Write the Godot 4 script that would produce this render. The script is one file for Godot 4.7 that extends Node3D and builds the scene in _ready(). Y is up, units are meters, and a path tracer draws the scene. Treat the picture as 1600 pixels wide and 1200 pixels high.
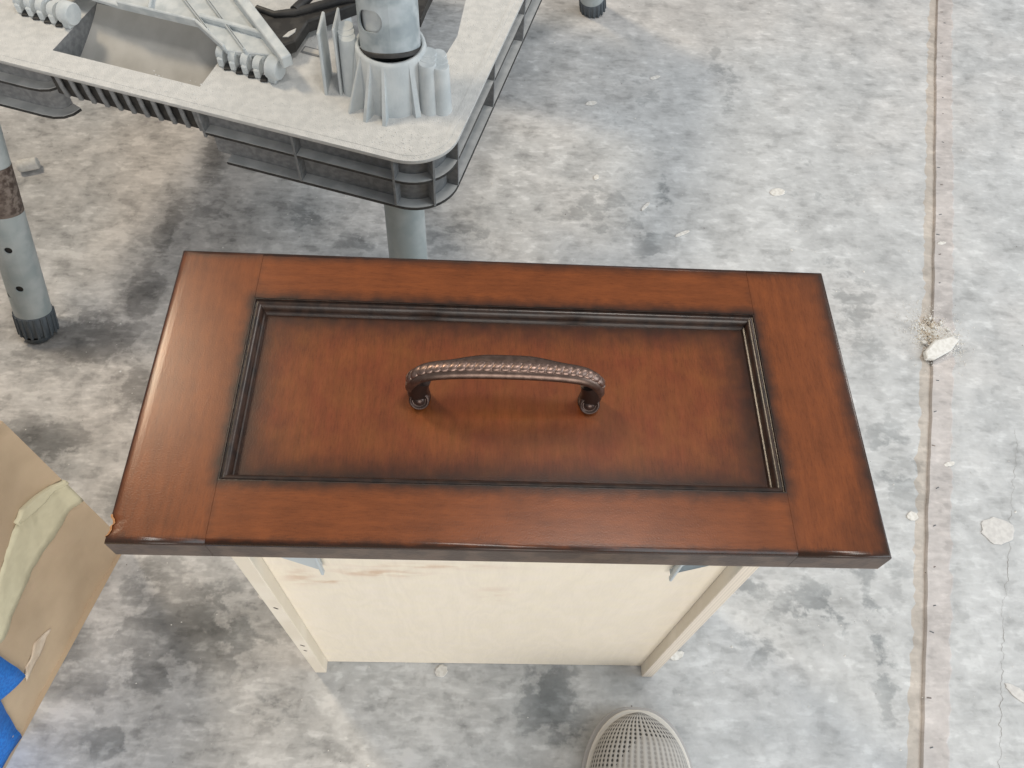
extends Node3D

# ------------------------------------------------------------------ shape helpers
var XF := Transform3D()          # applied to every point that is added
var UU := Vector4(1, 0, 0, 0)    # planar texture coordinates: u = UU.xyz . p + UU.w
var VV := Vector4(0, 0, 1, 0)
var rng := RandomNumberGenerator.new()
var M := {}

func begin() -> SurfaceTool:
	var st := SurfaceTool.new()
	st.begin(Mesh.PRIMITIVE_TRIANGLES)
	XF = Transform3D()
	st.set_smooth_group(-1)
	return st

func vert(st: SurfaceTool, p: Vector3) -> void:
	st.set_uv(Vector2(UU.x * p.x + UU.y * p.y + UU.z * p.z + UU.w, VV.x * p.x + VV.y * p.y + VV.z * p.z + VV.w))
	st.add_vertex(XF * p)

func tri(st: SurfaceTool, a: Vector3, b: Vector3, c: Vector3, out: Vector3) -> void:
	if (b - a).cross(c - a).dot(out) < 0.0:
		var t := b
		b = c
		c = t
	vert(st, a)
	vert(st, c)
	vert(st, b)

func quad(st: SurfaceTool, a: Vector3, b: Vector3, c: Vector3, d: Vector3, out: Vector3) -> void:
	tri(st, a, b, c, out)
	tri(st, a, c, d, out)

func area2(p: PackedVector2Array) -> float:
	var s := 0.0
	for i in p.size():
		s += p[i].cross(p[(i + 1) % p.size()])
	return s / 2.0

func positive(p: PackedVector2Array) -> PackedVector2Array:
	var q := p.duplicate()
	if area2(q) < 0.0:
		q.reverse()
	return q

func inset(p: PackedVector2Array, d: float) -> PackedVector2Array:
	var q := PackedVector2Array()
	var n := p.size()
	for i in n:
		var e0 := (p[i] - p[(i + n - 1) % n]).normalized()
		var e1 := (p[(i + 1) % n] - p[i]).normalized()
		var n0 := Vector2(-e0.y, e0.x)
		var n1 := Vector2(-e1.y, e1.x)
		var m := n0 + n1
		q.append(p[i] + m / maxf(0.5, 1.0 + n0.dot(n1)) * d)
	return q

# outline in (x, z); levels of [inset, y] from the bottom up
func slab(st: SurfaceTool, outline: PackedVector2Array, levels: Array, bottom := true, top := true, smooth := false) -> void:
	var o := positive(outline)
	var loops := []
	for l in levels:
		loops.append(inset(o, l[0]) if l[0] != 0.0 else o)
	st.set_smooth_group(7 if smooth else -1)
	for k in levels.size() - 1:
		var lo: PackedVector2Array = loops[k]
		var hi: PackedVector2Array = loops[k + 1]
		var y0: float = levels[k][1]
		var y1: float = levels[k + 1][1]
		for i in o.size():
			var j := (i + 1) % o.size()
			var e := o[j] - o[i]
			var out: Vector3 = Vector3(e.y, 0, -e.x).normalized() + Vector3.UP * ((levels[k + 1][0] - levels[k][0]) * signf(y1 - y0) * 30.0)
			quad(st, Vector3(lo[i].x, y0, lo[i].y), Vector3(lo[j].x, y0, lo[j].y), Vector3(hi[j].x, y1, hi[j].y), Vector3(hi[i].x, y1, hi[i].y), out)
	st.set_smooth_group(-1)
	for side in 2:
		if (side == 0 and not bottom) or (side == 1 and not top):
			continue
		var l: PackedVector2Array = loops[0] if side == 0 else loops[-1]
		var y: float = levels[0][1] if side == 0 else levels[-1][1]
		var ids := Geometry2D.triangulate_polygon(l)
		for t in range(0, ids.size(), 3):
			tri(st, Vector3(l[ids[t]].x, y, l[ids[t]].y), Vector3(l[ids[t + 1]].x, y, l[ids[t + 1]].y), Vector3(l[ids[t + 2]].x, y, l[ids[t + 2]].y), Vector3.DOWN if side == 0 else Vector3.UP)

func rect(x0: float, z0: float, x1: float, z1: float, c := 0.0) -> PackedVector2Array:
	if c <= 0.0:
		return PackedVector2Array([Vector2(x0, z0), Vector2(x1, z0), Vector2(x1, z1), Vector2(x0, z1)])
	return PackedVector2Array([Vector2(x0 + c, z0), Vector2(x1 - c, z0), Vector2(x1, z0 + c), Vector2(x1, z1 - c), Vector2(x1 - c, z1), Vector2(x0 + c, z1), Vector2(x0, z1 - c), Vector2(x0, z0 + c)])

func box(st: SurfaceTool, at: Vector3, size: Vector3, ch := 0.0008, turn := Basis()) -> void:
	var keep := XF
	XF = XF * Transform3D(turn, at)
	var h := size / 2.0
	slab(st, rect(-h.x, -h.z, h.x, h.z, ch), [[ch, -h.y], [0.0, -h.y + ch], [0.0, h.y - ch], [ch, h.y]])
	XF = keep

# round tube along points; radii one per point
func tube(st: SurfaceTool, pts: Array, radii: Array, n := 20, caps := true, group := 1) -> void:
	var rings := []
	var side := Vector3.ZERO
	for i in pts.size():
		var d: Vector3 = (pts[mini(i + 1, pts.size() - 1)] - pts[maxi(i - 1, 0)]).normalized()
		if side == Vector3.ZERO:
			side = d.cross(Vector3.UP if absf(d.y) < 0.9 else Vector3.RIGHT).normalized()
		side = (side - d * side.dot(d)).normalized()
		var up := d.cross(side)
		var ring := []
		for k in n:
			var a := TAU * k / n
			ring.append(pts[i] + (side * cos(a) + up * sin(a)) * radii[i])
		rings.append(ring)
	st.set_smooth_group(group)
	for i in pts.size() - 1:
		for k in n:
			var j := (k + 1) % n
			var mid: Vector3 = (rings[i][k] + rings[i][j] + rings[i + 1][k] + rings[i + 1][j]) / 4.0
			var out: Vector3 = mid - (pts[i] + pts[i + 1]) / 2.0
			if out.length() < 1e-9:
				continue
			quad(st, rings[i][k], rings[i][j], rings[i + 1][j], rings[i + 1][k], out)
	st.set_smooth_group(-1)
	if caps:
		for k in n:
			var j := (k + 1) % n
			tri(st, pts[0], rings[0][k], rings[0][j], pts[0] - pts[1])
			tri(st, pts[-1], rings[-1][k], rings[-1][j], pts[-1] - pts[-2])

# profile of (radius, height) turned round y
func lathe(st: SurfaceTool, profile: Array, n := 32, group := 2) -> void:
	st.set_smooth_group(group)
	for i in profile.size() - 1:
		var a: Vector2 = profile[i]
		var b: Vector2 = profile[i + 1]
		var d := b - a
		for k in n:
			var t0 := TAU * k / n
			var t1 := TAU * (k + 1) / n
			var o := Vector3(cos((t0 + t1) / 2) * d.y, -d.x, sin((t0 + t1) / 2) * d.y)
			quad(st, Vector3(a.x * cos(t0), a.y, a.x * sin(t0)), Vector3(a.x * cos(t1), a.y, a.x * sin(t1)), Vector3(b.x * cos(t1), b.y, b.x * sin(t1)), Vector3(b.x * cos(t0), b.y, b.x * sin(t0)), o)
	st.set_smooth_group(-1)

# upright tube round y with real round holes: [angle, height, half width, half height]
func holed_tube(st: SurfaceTool, r: float, y0: float, y1: float, holes: Array) -> void:
	var angs := []
	var hs := [y0, y1]
	for k in 33:
		angs.append(-PI + TAU * k / 32.0)
	for h in holes:
		var m: float = 1.45
		angs.append_array([h[0] - h[2] * m / r, h[0] + h[2] * m / r])
		hs.append_array([h[1] - h[3] * m, h[1] + h[3] * m])
	angs.sort()
	hs.sort()
	var on := func(a: float, y: float) -> Vector3: return Vector3(r * sin(a), y, r * cos(a))
	st.set_smooth_group(3)
	for i in angs.size() - 1:
		for j in hs.size() - 1:
			var ca: float = (angs[i] + angs[i + 1]) / 2.0
			var cy: float = (hs[j] + hs[j + 1]) / 2.0
			var cut: bool = angs[i + 1] - angs[i] < 1e-5 or hs[j + 1] - hs[j] < 1e-6
			for h in holes:
				if absf(ca - h[0]) < h[2] * 1.45 / r and absf(cy - h[1]) < h[3] * 1.45:
					cut = true
			if not cut:
				quad(st, on.call(angs[i], hs[j]), on.call(angs[i + 1], hs[j]), on.call(angs[i + 1], hs[j + 1]), on.call(angs[i], hs[j + 1]), Vector3(sin(ca), 0, cos(ca)))
	for h in holes:
		var n := 32
		for k in n:
			var ring := []
			for e in 2:
				var t := TAU * (k + e) / n
				var q := Vector2(cos(t), sin(t))
				var box_ := q / maxf(absf(q.x), absf(q.y))
				var hw: float = h[2]
				var hh: float = h[3]
				var s := minf(hw, hh)
				var inner := Vector2(q.x * s + signf(q.x) * (hw - s) * smoothstep(0.0, 0.25, absf(q.x)), q.y * s + signf(q.y) * (hh - s) * smoothstep(0.0, 0.25, absf(q.y)))
				ring.append([Vector2(box_.x * hw * 1.45, box_.y * hh * 1.45), inner])
			var a: Vector2 = ring[0][0]
			var b: Vector2 = ring[1][0]
			var c: Vector2 = ring[1][1]
			var d: Vector2 = ring[0][1]
			var up := Vector3(sin(h[0]), 0, cos(h[0]))
			st.set_smooth_group(3)
			quad(st, on.call(h[0] + a.x / r, h[1] + a.y), on.call(h[0] + b.x / r, h[1] + b.y), on.call(h[0] + c.x / r, h[1] + c.y), on.call(h[0] + d.x / r, h[1] + d.y), up)
			st.set_smooth_group(-1)
			var p0: Vector3 = on.call(h[0] + d.x / r, h[1] + d.y)
			var p1: Vector3 = on.call(h[0] + c.x / r, h[1] + c.y)
			var centre: Vector3 = on.call(h[0], h[1])
			quad(st, p0, p1, p1 - up * 0.002, p0 - up * 0.002, centre - p0)
	st.set_smooth_group(-1)

func obj(called: String, st: SurfaceTool, m: Material, parent: Node) -> MeshInstance3D:
	st.index()
	st.generate_normals()
	var o := MeshInstance3D.new()
	o.mesh = st.commit()
	o.mesh.surface_set_material(0, m)
	o.name = called
	parent.add_child(o, true)
	return o

func thing(called: String, label: String, category: String, at := Vector3.ZERO, group := "") -> Node3D:
	var o := Node3D.new()
	o.name = called
	add_child(o, true)
	o.position = at
	tag(o, label, category, group)
	return o

func tag(o: Node, label: String, category: String, group := "") -> void:
	o.set_meta("label", label)
	o.set_meta("category", category)
	if group:
		o.set_meta("group", group)

func pv(a: Array) -> PackedVector2Array:
	var p := PackedVector2Array()
	for i in range(0, a.size(), 2):
		p.append(Vector2(a[i], a[i + 1]))
	return p

# ------------------------------------------------------------------ materials
func noise(seed_: int, freq: float, octaves := 4, warp := 0.0) -> FastNoiseLite:
	var n := FastNoiseLite.new()
	n.seed = seed_
	n.noise_type = FastNoiseLite.TYPE_SIMPLEX_SMOOTH
	n.frequency = freq
	n.fractal_octaves = octaves
	if warp > 0.0:
		n.domain_warp_enabled = true
		n.domain_warp_amplitude = warp
		n.domain_warp_frequency = freq * 1.5
		n.domain_warp_fractal_octaves = 3
	return n

func sheet(seed_: int, freq: float, w: int, h: int, sx := 1, sy := 1, octaves := 4, warp := 0.0, gain := 0.5) -> PackedByteArray:
	var nz := noise(seed_, freq, octaves, warp)
	nz.fractal_gain = gain
	var im := nz.get_image(w / sx, h / sy, false, false, true)
	im.convert(Image.FORMAT_L8)
	if sx > 1 or sy > 1:
		im.resize(w, h, Image.INTERPOLATE_CUBIC)
	return im.get_data()

func tex(data: PackedByteArray, w: int, h: int) -> ImageTexture:
	var im := Image.create_from_data(w, h, false, Image.FORMAT_RGB8, data)
	im.generate_mipmaps()
	return ImageTexture.create_from_image(im)

func to_byte(lin: float) -> int:
	return clampi(int(round(255.0 * Color(lin, lin, lin).linear_to_srgb().r)), 0, 255)

# seamless two-tone mottle; colours are linear real-world base colours
func mottle(seed_: int, freq: float, a: Color, b: Color, lo := 0.3, hi := 0.7, size := 256, octaves := 5) -> ImageTexture:
	var im := noise(seed_, freq, octaves).get_seamless_image(size, size, false, false, 0.15, true)
	im.convert(Image.FORMAT_L8)
	var src := im.get_data()
	var lut := PackedByteArray()
	for i in 256:
		var c := a.lerp(b, smoothstep(lo, hi, i / 255.0)).linear_to_srgb()
		lut.append_array([int(c.r * 255), int(c.g * 255), int(c.b * 255)])
	var d := PackedByteArray()
	d.resize(size * size * 3)
	for i in size * size:
		var v := src[i] * 3
		d[i * 3] = lut[v]
		d[i * 3 + 1] = lut[v + 1]
		d[i * 3 + 2] = lut[v + 2]
	return tex(d, size, size)

func grey_tex(seed_: int, freq: float, size := 256, octaves := 4) -> ImageTexture:
	var im := noise(seed_, freq, octaves).get_seamless_image(size, size, false, false, 0.15, true)
	im.convert(Image.FORMAT_L8)
	im.generate_mipmaps()
	return ImageTexture.create_from_image(im)

func plain(c: Color, rough: float, metal := 0.0) -> StandardMaterial3D:
	var m := StandardMaterial3D.new()
	m.albedo_color = c.linear_to_srgb()
	m.roughness = rough
	m.metallic = metal
	return m

func patchy(t: Texture2D, rough: float, scale: float, bump: Texture2D = null, depth := 0.0) -> StandardMaterial3D:
	var m := StandardMaterial3D.new()
	m.albedo_texture = t
	m.roughness = rough
	m.uv1_triplanar = true
	m.uv1_scale = Vector3.ONE * scale
	if bump:
		m.heightmap_enabled = true
		m.heightmap_texture = bump
		m.heightmap_scale = depth
	return m

func _ready() -> void:
	rng.seed = 11
	camera_and_light()
	make_materials()
	floor_()
	drawer()
	work_table()
	paper_box()
	shoe()
	debris()

func camera_and_light() -> void:
	var cam := Camera3D.new()
	cam.name = "camera"
	cam.fov = 50.58
	cam.near = 0.02
	cam.far = 60.0
	add_child(cam)
	cam.transform = Transform3D(Basis.from_euler(Vector3(-1.0277, -0.0865, 0.103), EULER_ORDER_YXZ), Vector3(-0.01795, 0.8832, 0.23344))
	cam.current = true
	var env := Environment.new()
	env.background_mode = Environment.BG_COLOR
	env.background_color = Color(0.30, 0.312, 0.325).linear_to_srgb()
	env.tonemap_mode = Environment.TONE_MAPPER_LINEAR
	env.tonemap_exposure = 1.0
	env.sdfgi_enabled = true
	env.ssao_enabled = true
	env.ssil_enabled = true
	var we := WorldEnvironment.new()
	we.name = "world_environment"
	we.environment = env
	add_child(we)
	# warm lamp over the left, mirrored in the left stile
	area("warm_ceiling_light", Vector3(-1.36, 2.28, -1.28), Vector3(-0.3, 0.3, -0.1), Vector2(0.30, 0.50), Color(1.0, 0.92, 0.80), 3.0)
	# unseen fill light added over the right, behind the drawer
	area("added_right_fill", Vector3(2.6, 2.3, -2.2), Vector3(0.3, 0.0, -0.4), Vector2(0.6, 0.9), Color(1.0, 0.98, 0.96), 2.8)
	area("overhead_light", Vector3(0.35, 2.5, -0.30), Vector3(0.2, 0.0, -0.22), Vector2(0.36, 0.36), Color(1.0, 0.98, 0.95), 1.3)
	# daylight from the open side of the workshop, right and behind the photographer
	area("side_daylight", Vector3(2.6, 1.4, 0.3), Vector3(0.3, 0.0, -0.2), Vector2(1.8, 2.0), Color(0.92, 0.97, 1.0), 3.9)
	area("door_daylight", Vector3(0.5, 1.3, 3.0), Vector3(0.0, 0.2, 0.0), Vector2(2.4, 2.0), Color(1.0, 0.98, 0.95), 7.0)

func area(called: String, at: Vector3, to: Vector3, size: Vector2, c: Color, e: float) -> void:
	var l := AreaLight3D.new()
	l.name = called
	l.area_size = size
	l.light_color = c
	l.light_energy = e
	l.area_range = 12.0
	l.area_attenuation = 2.0
	l.shadow_enabled = true
	add_child(l)
	l.transform = Transform3D(Basis.looking_at(to - at, Vector3.UP), at)

func make_materials() -> void:
	var grain := grey_tex(5, 0.06)
	var fine := grey_tex(6, 0.15)
	M.ply = patchy(mottle(21, 0.012, Color(0.72, 0.655, 0.55), Color(0.79, 0.73, 0.63), 0.25, 0.75), 0.62, 3.0)
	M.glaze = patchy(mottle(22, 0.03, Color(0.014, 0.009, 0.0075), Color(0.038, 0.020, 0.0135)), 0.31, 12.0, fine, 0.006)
	M.edge = patchy(mottle(23, 0.02, Color(0.060, 0.040, 0.031), Color(0.100, 0.068, 0.050)), 0.38, 8.0, fine, 0.01)
	M.bare = patchy(mottle(24, 0.05, Color(0.45, 0.20, 0.08), Color(0.60, 0.32, 0.15)), 0.8, 30.0)
	M.bronze = patchy(mottle(25, 0.04, Color(0.125, 0.085, 0.070), Color(0.185, 0.128, 0.105)), 0.36, 18.0)
	M.bronze.metallic = 0.85
	M.bronze_dark = plain(Color(0.045, 0.03, 0.026), 0.4, 0.7)
	M.bronze_ring = plain(Color(0.085, 0.058, 0.050), 0.38, 0.8)
	M.copper = patchy(mottle(26, 0.06, Color(0.17, 0.118, 0.098), Color(0.30, 0.205, 0.172)), 0.38, 30.0)
	M.copper.metallic = 0.85
	M.dust = patchy(mottle(31, 0.02, Color(0.50, 0.505, 0.50), Color(0.585, 0.585, 0.575), 0.05, 0.95), 0.95, 15.0, fine, 0.05)
	M.dusty_blue = patchy(mottle(32, 0.02, Color(0.44, 0.48, 0.50), Color(0.57, 0.60, 0.61), 0.15, 0.85), 0.85, 9.0, fine, 0.02)
	M.dusty_grey = patchy(mottle(33, 0.025, Color(0.42, 0.425, 0.42), Color(0.54, 0.54, 0.53), 0.2, 0.8), 0.85, 6.0)
	M.web = patchy(mottle(34, 0.03, Color(0.15, 0.156, 0.165), Color(0.22, 0.226, 0.232), 0.15, 0.9), 0.75, 16.0)
	M.black = patchy(mottle(35, 0.03, Color(0.014, 0.014, 0.015), Color(0.035, 0.034, 0.033)), 0.55, 8.0)
	M.pocket = patchy(mottle(36, 0.015, Color(0.42, 0.41, 0.385), Color(0.50, 0.49, 0.465), 0.1, 0.9), 0.9, 8.0)
	M.pole = patchy(mottle(37, 0.018, Color(0.30, 0.345, 0.355), Color(0.42, 0.455, 0.46), 0.25, 0.8), 0.5, 6.0)
	M.pole_up = patchy(mottle(38, 0.02, Color(0.24, 0.285, 0.31), Color(0.44, 0.485, 0.51), 0.25, 0.75), 0.45, 7.0)
	M.foot = plain(Color(0.07, 0.085, 0.10), 0.55)
	M.rust = patchy(mottle(39, 0.03, Color(0.055, 0.035, 0.028), Color(0.22, 0.18, 0.155), 0.3, 0.75), 0.8, 14.0)
	M.kraft = patchy(mottle(41, 0.012, Color(0.43, 0.325, 0.22), Color(0.48, 0.37, 0.255), 0.1, 0.9), 0.75, 3.0, grain, 0.03)
	M.cream = patchy(mottle(42, 0.03, Color(0.56, 0.52, 0.37), Color(0.61, 0.57, 0.41), 0.1, 0.9), 0.7, 10.0)
	M.blue = patchy(mottle(43, 0.05, Color(0.010, 0.13, 0.50), Color(0.018, 0.19, 0.62)), 0.6, 20.0, fine, 0.012)
	M.clip = plain(Color(0.47, 0.52, 0.55), 0.45)
	M.plaster = patchy(mottle(44, 0.03, Color(0.62, 0.605, 0.575), Color(0.72, 0.71, 0.685)), 0.9, 20.0)
	M.crumb = patchy(mottle(45, 0.05, Color(0.36, 0.29, 0.21), Color(0.58, 0.53, 0.46)), 0.95, 14.0)
	M.joint = patchy(mottle(46, 0.03, Color(0.40, 0.345, 0.29), Color(0.57, 0.54, 0.495), 0.25, 0.75), 0.95, 16.0, fine, 0.015)
	M.filler = patchy(mottle(47, 0.03, Color(0.54, 0.53, 0.52), Color(0.64, 0.63, 0.615), 0.1, 0.9), 0.9, 16.0, fine, 0.012)
	M.crack = plain(Color(0.22, 0.205, 0.19), 0.95)
	M.sole = plain(Color(0.70, 0.67, 0.62), 0.7)
	M.sole_band = plain(Color(0.42, 0.41, 0.41), 0.7)
	M.sock = plain(Color(0.5, 0.47, 0.44), 0.95)
	M.mesh = mesh_cloth()
	M.knit = mesh_cloth(0.22)
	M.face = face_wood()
	M.concrete = concrete()
	M.filler_floor = M.concrete.duplicate()
	M.filler_floor.albedo_color = Color(1.0, 0.965, 0.95)
	M.joint_floor = M.concrete.duplicate()
	M.joint_floor.albedo_color = Color(0.96, 0.91, 0.86)

# ------------------------------------------------------------------ the floor
const FX0 := -0.95
const FZ0 := -1.3
const FW := 2.048
const FH := 1.6

func concrete() -> StandardMaterial3D:
	var w := 2048
	var h := 1600
	# mottles that the photograph shows: centre x, z, half sizes
	var dark := [Vector4(-0.309, 0.013, 0.075, 0.05), Vector4(-0.361, -0.042, 0.041, 0.028), Vector4(-0.517, -0.346, 0.087, 0.047), Vector4(-0.530, -0.200, 0.051, 0.029), Vector4(-0.395, -0.130, 0.043, 0.031), Vector4(-0.448, 0.034, 0.039, 0.032), Vector4(-0.406, 0.072, 0.044, 0.015), Vector4(-0.361, 0.125, 0.037, 0.017), Vector4(-0.210, 0.094, 0.032, 0.024), Vector4(0.068, 0.082, 0.030, 0.037), Vector4(0.087, 0.115, 0.033, 0.018), Vector4(0.001, 0.021, 0.061, 0.020), Vector4(0.378, -0.019, 0.066, 0.028), Vector4(0.299, 0.024, 0.028, 0.020), Vector4(0.428, 0.015, 0.016, 0.079), Vector4(0.503, -0.203, 0.033, 0.051), Vector4(0.498, -0.437, 0.046, 0.095), Vector4(0.495, -0.654, 0.060, 0.065), Vector4(0.257, -0.628, 0.014, 0.075), Vector4(0.225, -0.540, 0.020, 0.047), Vector4(0.159, -0.598, 0.076, 0.061), Vector4(0.215, -0.852, 0.085, 0.061), Vector4(0.384, -0.927, 0.028, 0.111), Vector4(-0.378, -0.455, 0.042, 0.032), Vector4(-0.045, -0.539, 0.054, 0.029), Vector4(-0.391, -0.570, 0.053, 0.030), Vector4(-0.264, -0.564, 0.045, 0.030), Vector4(-0.187, -0.520, 0.053, 0.023), Vector4(0.288, -0.046, 0.037, 0.018), Vector4(0.418, -0.071, 0.045, 0.022), Vector4(-0.34, 0.06, 0.039, 0.025), Vector4(-0.42, -0.27, 0.05, 0.04), Vector4(-0.46, -0.42, 0.03, 0.05), Vector4(-0.45, -0.53, 0.02, 0.06), Vector4(-0.415, -0.68, 0.02, 0.09), Vector4(-0.37, -0.83, 0.02, 0.07)]
	var weight := [0.95, 0.7, 0.9, 1.0, 0.75, 0.85, 0.7, 0.7, 0.6, 0.9, 0.6, 0.5, 0.6, 0.45, 0.6, 0.5, 0.4, 0.3, 0.55, 0.6, 0.4, 0.3, 0.35, 0.7, 0.55, 0.6, 0.6, 0.55, 0.5, 0.5, 0.8, 0.75, 0.8, 0.75, 0.7, 0.6]
	var bw := 256
	var bh := 200
	var mask := PackedByteArray()
	mask.resize(bw * bh)
	var warm := PackedByteArray()
	warm.resize(bw * bh)
	for j in bh:
		var z := FZ0 + FH * (j + 0.5) / bh
		for i in bw:
			var x := FX0 + FW * (i + 0.5) / bw
			var s := 0.0
			for k in dark.size():
				var b: Vector4 = dark[k]
				var e := Vector2((x - b.x) / b.z, (z - b.y) / b.w).length_squared()
				if e < 6.0:
					s = maxf(s, weight[k] * exp(-0.8 * e))
			mask[j * bw + i] = int(255.0 * minf(1.0, s))
			# tan tracked-in dirt along the worn path, warm lamp light painted over the left
			var tan_ := exp(-pow((x + 0.42 - 0.16 * (z + 0.5)) / 0.16, 2.0)) * smoothstep(0.05, -0.25, z)
			tan_ = maxf(tan_, 0.45 * smoothstep(0.25, -0.5, x) * smoothstep(0.2, 0.1, z))
			tan_ = maxf(tan_, 0.5 * exp(-Vector2((x - 0.25) / 0.5, (z + 1.1) / 0.16).length_squared()))
			warm[j * bw + i] = int(255.0 * tan_)
	var mi := Image.create_from_data(bw, bh, false, Image.FORMAT_L8, mask)
	mi.resize(w, h, Image.INTERPOLATE_CUBIC)
	mask = mi.get_data()
	mi = Image.create_from_data(bw, bh, false, Image.FORMAT_L8, warm)
	mi.resize(w, h, Image.INTERPOLATE_CUBIC)
	warm = mi.get_data()
	var a := sheet(1, 0.006, w, h, 1, 1, 7, 40.0, 0.58)
	var b := sheet(2, 0.03, w, h, 3, 1, 5, 12.0)
	var c := sheet(3, 0.11, w, h, 2, 1, 3)
	var d := sheet(4, 0.0022, w, h, 1, 1, 3)
	var e := sheet(8, 0.018, w, h, 1, 1, 6, 18.0, 0.66)
	var hh := sheet(10, 0.13, w, h, 4, 1, 3)
	var ridge := noise(12, 0.016, 6, 14.0)
	ridge.fractal_type = FastNoiseLite.FRACTAL_RIDGED
	ridge.fractal_gain = 0.6
	var ri := ridge.get_image(w / 2, h, false, false, true)
	ri.convert(Image.FORMAT_L8)
	ri.resize(w, h, Image.INTERPOLATE_CUBIC)
	var rd := ri.get_data()
	var g := sheet(9, 0.055, w, h, 2, 1, 4, 6.0)
	# the plaster lies thicker and more even over the right half
	var con := PackedFloat32Array()
	for i in w:
		con.append(lerpf(0.62, 1.0, smoothstep(0.35, -0.2, FX0 + FW * i / w)))
	var lut := PackedByteArray()
	for i in 1024:
		lut.append(to_byte(i / 1023.0))
	var out := PackedByteArray()
	out.resize(w * h * 3)
	for i in w * h:
		var fa := a[i] / 255.0 - 0.5
		var fb := b[i] / 255.0 - 0.5
		var fe := e[i] / 255.0 - 0.5
		var fg := g[i] / 255.0 - 0.5
		var m := mask[i] / 255.0
		var edge := clampf((m + fa * 0.6 + fe * 1.25 + fb * 0.35 + fg * 0.25 + (0.5 - rd[i] / 255.0) * 0.5 - 0.27) * 4.0, 0.0, 1.0)
		var fleck := clampf((fg + fb * 0.6 + fe * 0.4 - 0.17) * 7.0, 0.0, 1.0) - clampf((-fg - fe * 0.7 - fb * 0.3 - 0.22) * 6.0, 0.0, 1.0) * 1.1
		var scrape := clampf((hh[i] / 255.0 - 0.5 + fg * 0.5 + fa * 0.2 - 0.13) * 9.0, 0.0, 1.0) - clampf((0.5 - hh[i] / 255.0 - fe * 0.4 - 0.22) * 9.0, 0.0, 1.0)
		var t := 0.79 + fa * 0.26 + fb * 0.09 + fe * 0.34 + fleck * 0.10 + scrape * 0.075 + (rd[i] / 255.0 - 0.5) * 0.16 + (c[i] / 255.0 - 0.5) * 0.10
		t = 0.83 + (t - 0.79) * con[i % w] - edge * (0.12 + 0.40 * m)
		t = clampf(t, 0.0, 1.0)
		var v := 0.09 + 0.47 * t * t + 0.08 * t
		var wm := clampf(warm[i] / 255.0 * 1.1 + (d[i] / 255.0 - 0.5) * 0.6 + fa * 0.4, 0.0, 1.0)
		var cool := 1.0 - wm
		var o := i * 3
		var blue := edge * m * cool
		out[o] = lut[int(1023.0 * minf(1.0, v * (0.975 + 0.035 * wm - 0.05 * blue)))]
		out[o + 1] = lut[int(1023.0 * minf(1.0, v * (1.0 - 0.045 * wm)))]
		out[o + 2] = lut[int(1023.0 * minf(1.0, v * (1.02 * cool + 0.91 * wm + 0.03 * blue)))]
	var m3 := StandardMaterial3D.new()
	m3.albedo_texture = tex(out, w, h)
	m3.roughness = 0.72
	m3.heightmap_enabled = true
	var bi := Image.create_from_data(w, h, false, Image.FORMAT_L8, b)
	bi.resize(1024, 800)
	m3.heightmap_texture = ImageTexture.create_from_image(bi)
	m3.heightmap_scale = 0.06
	return m3

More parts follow.
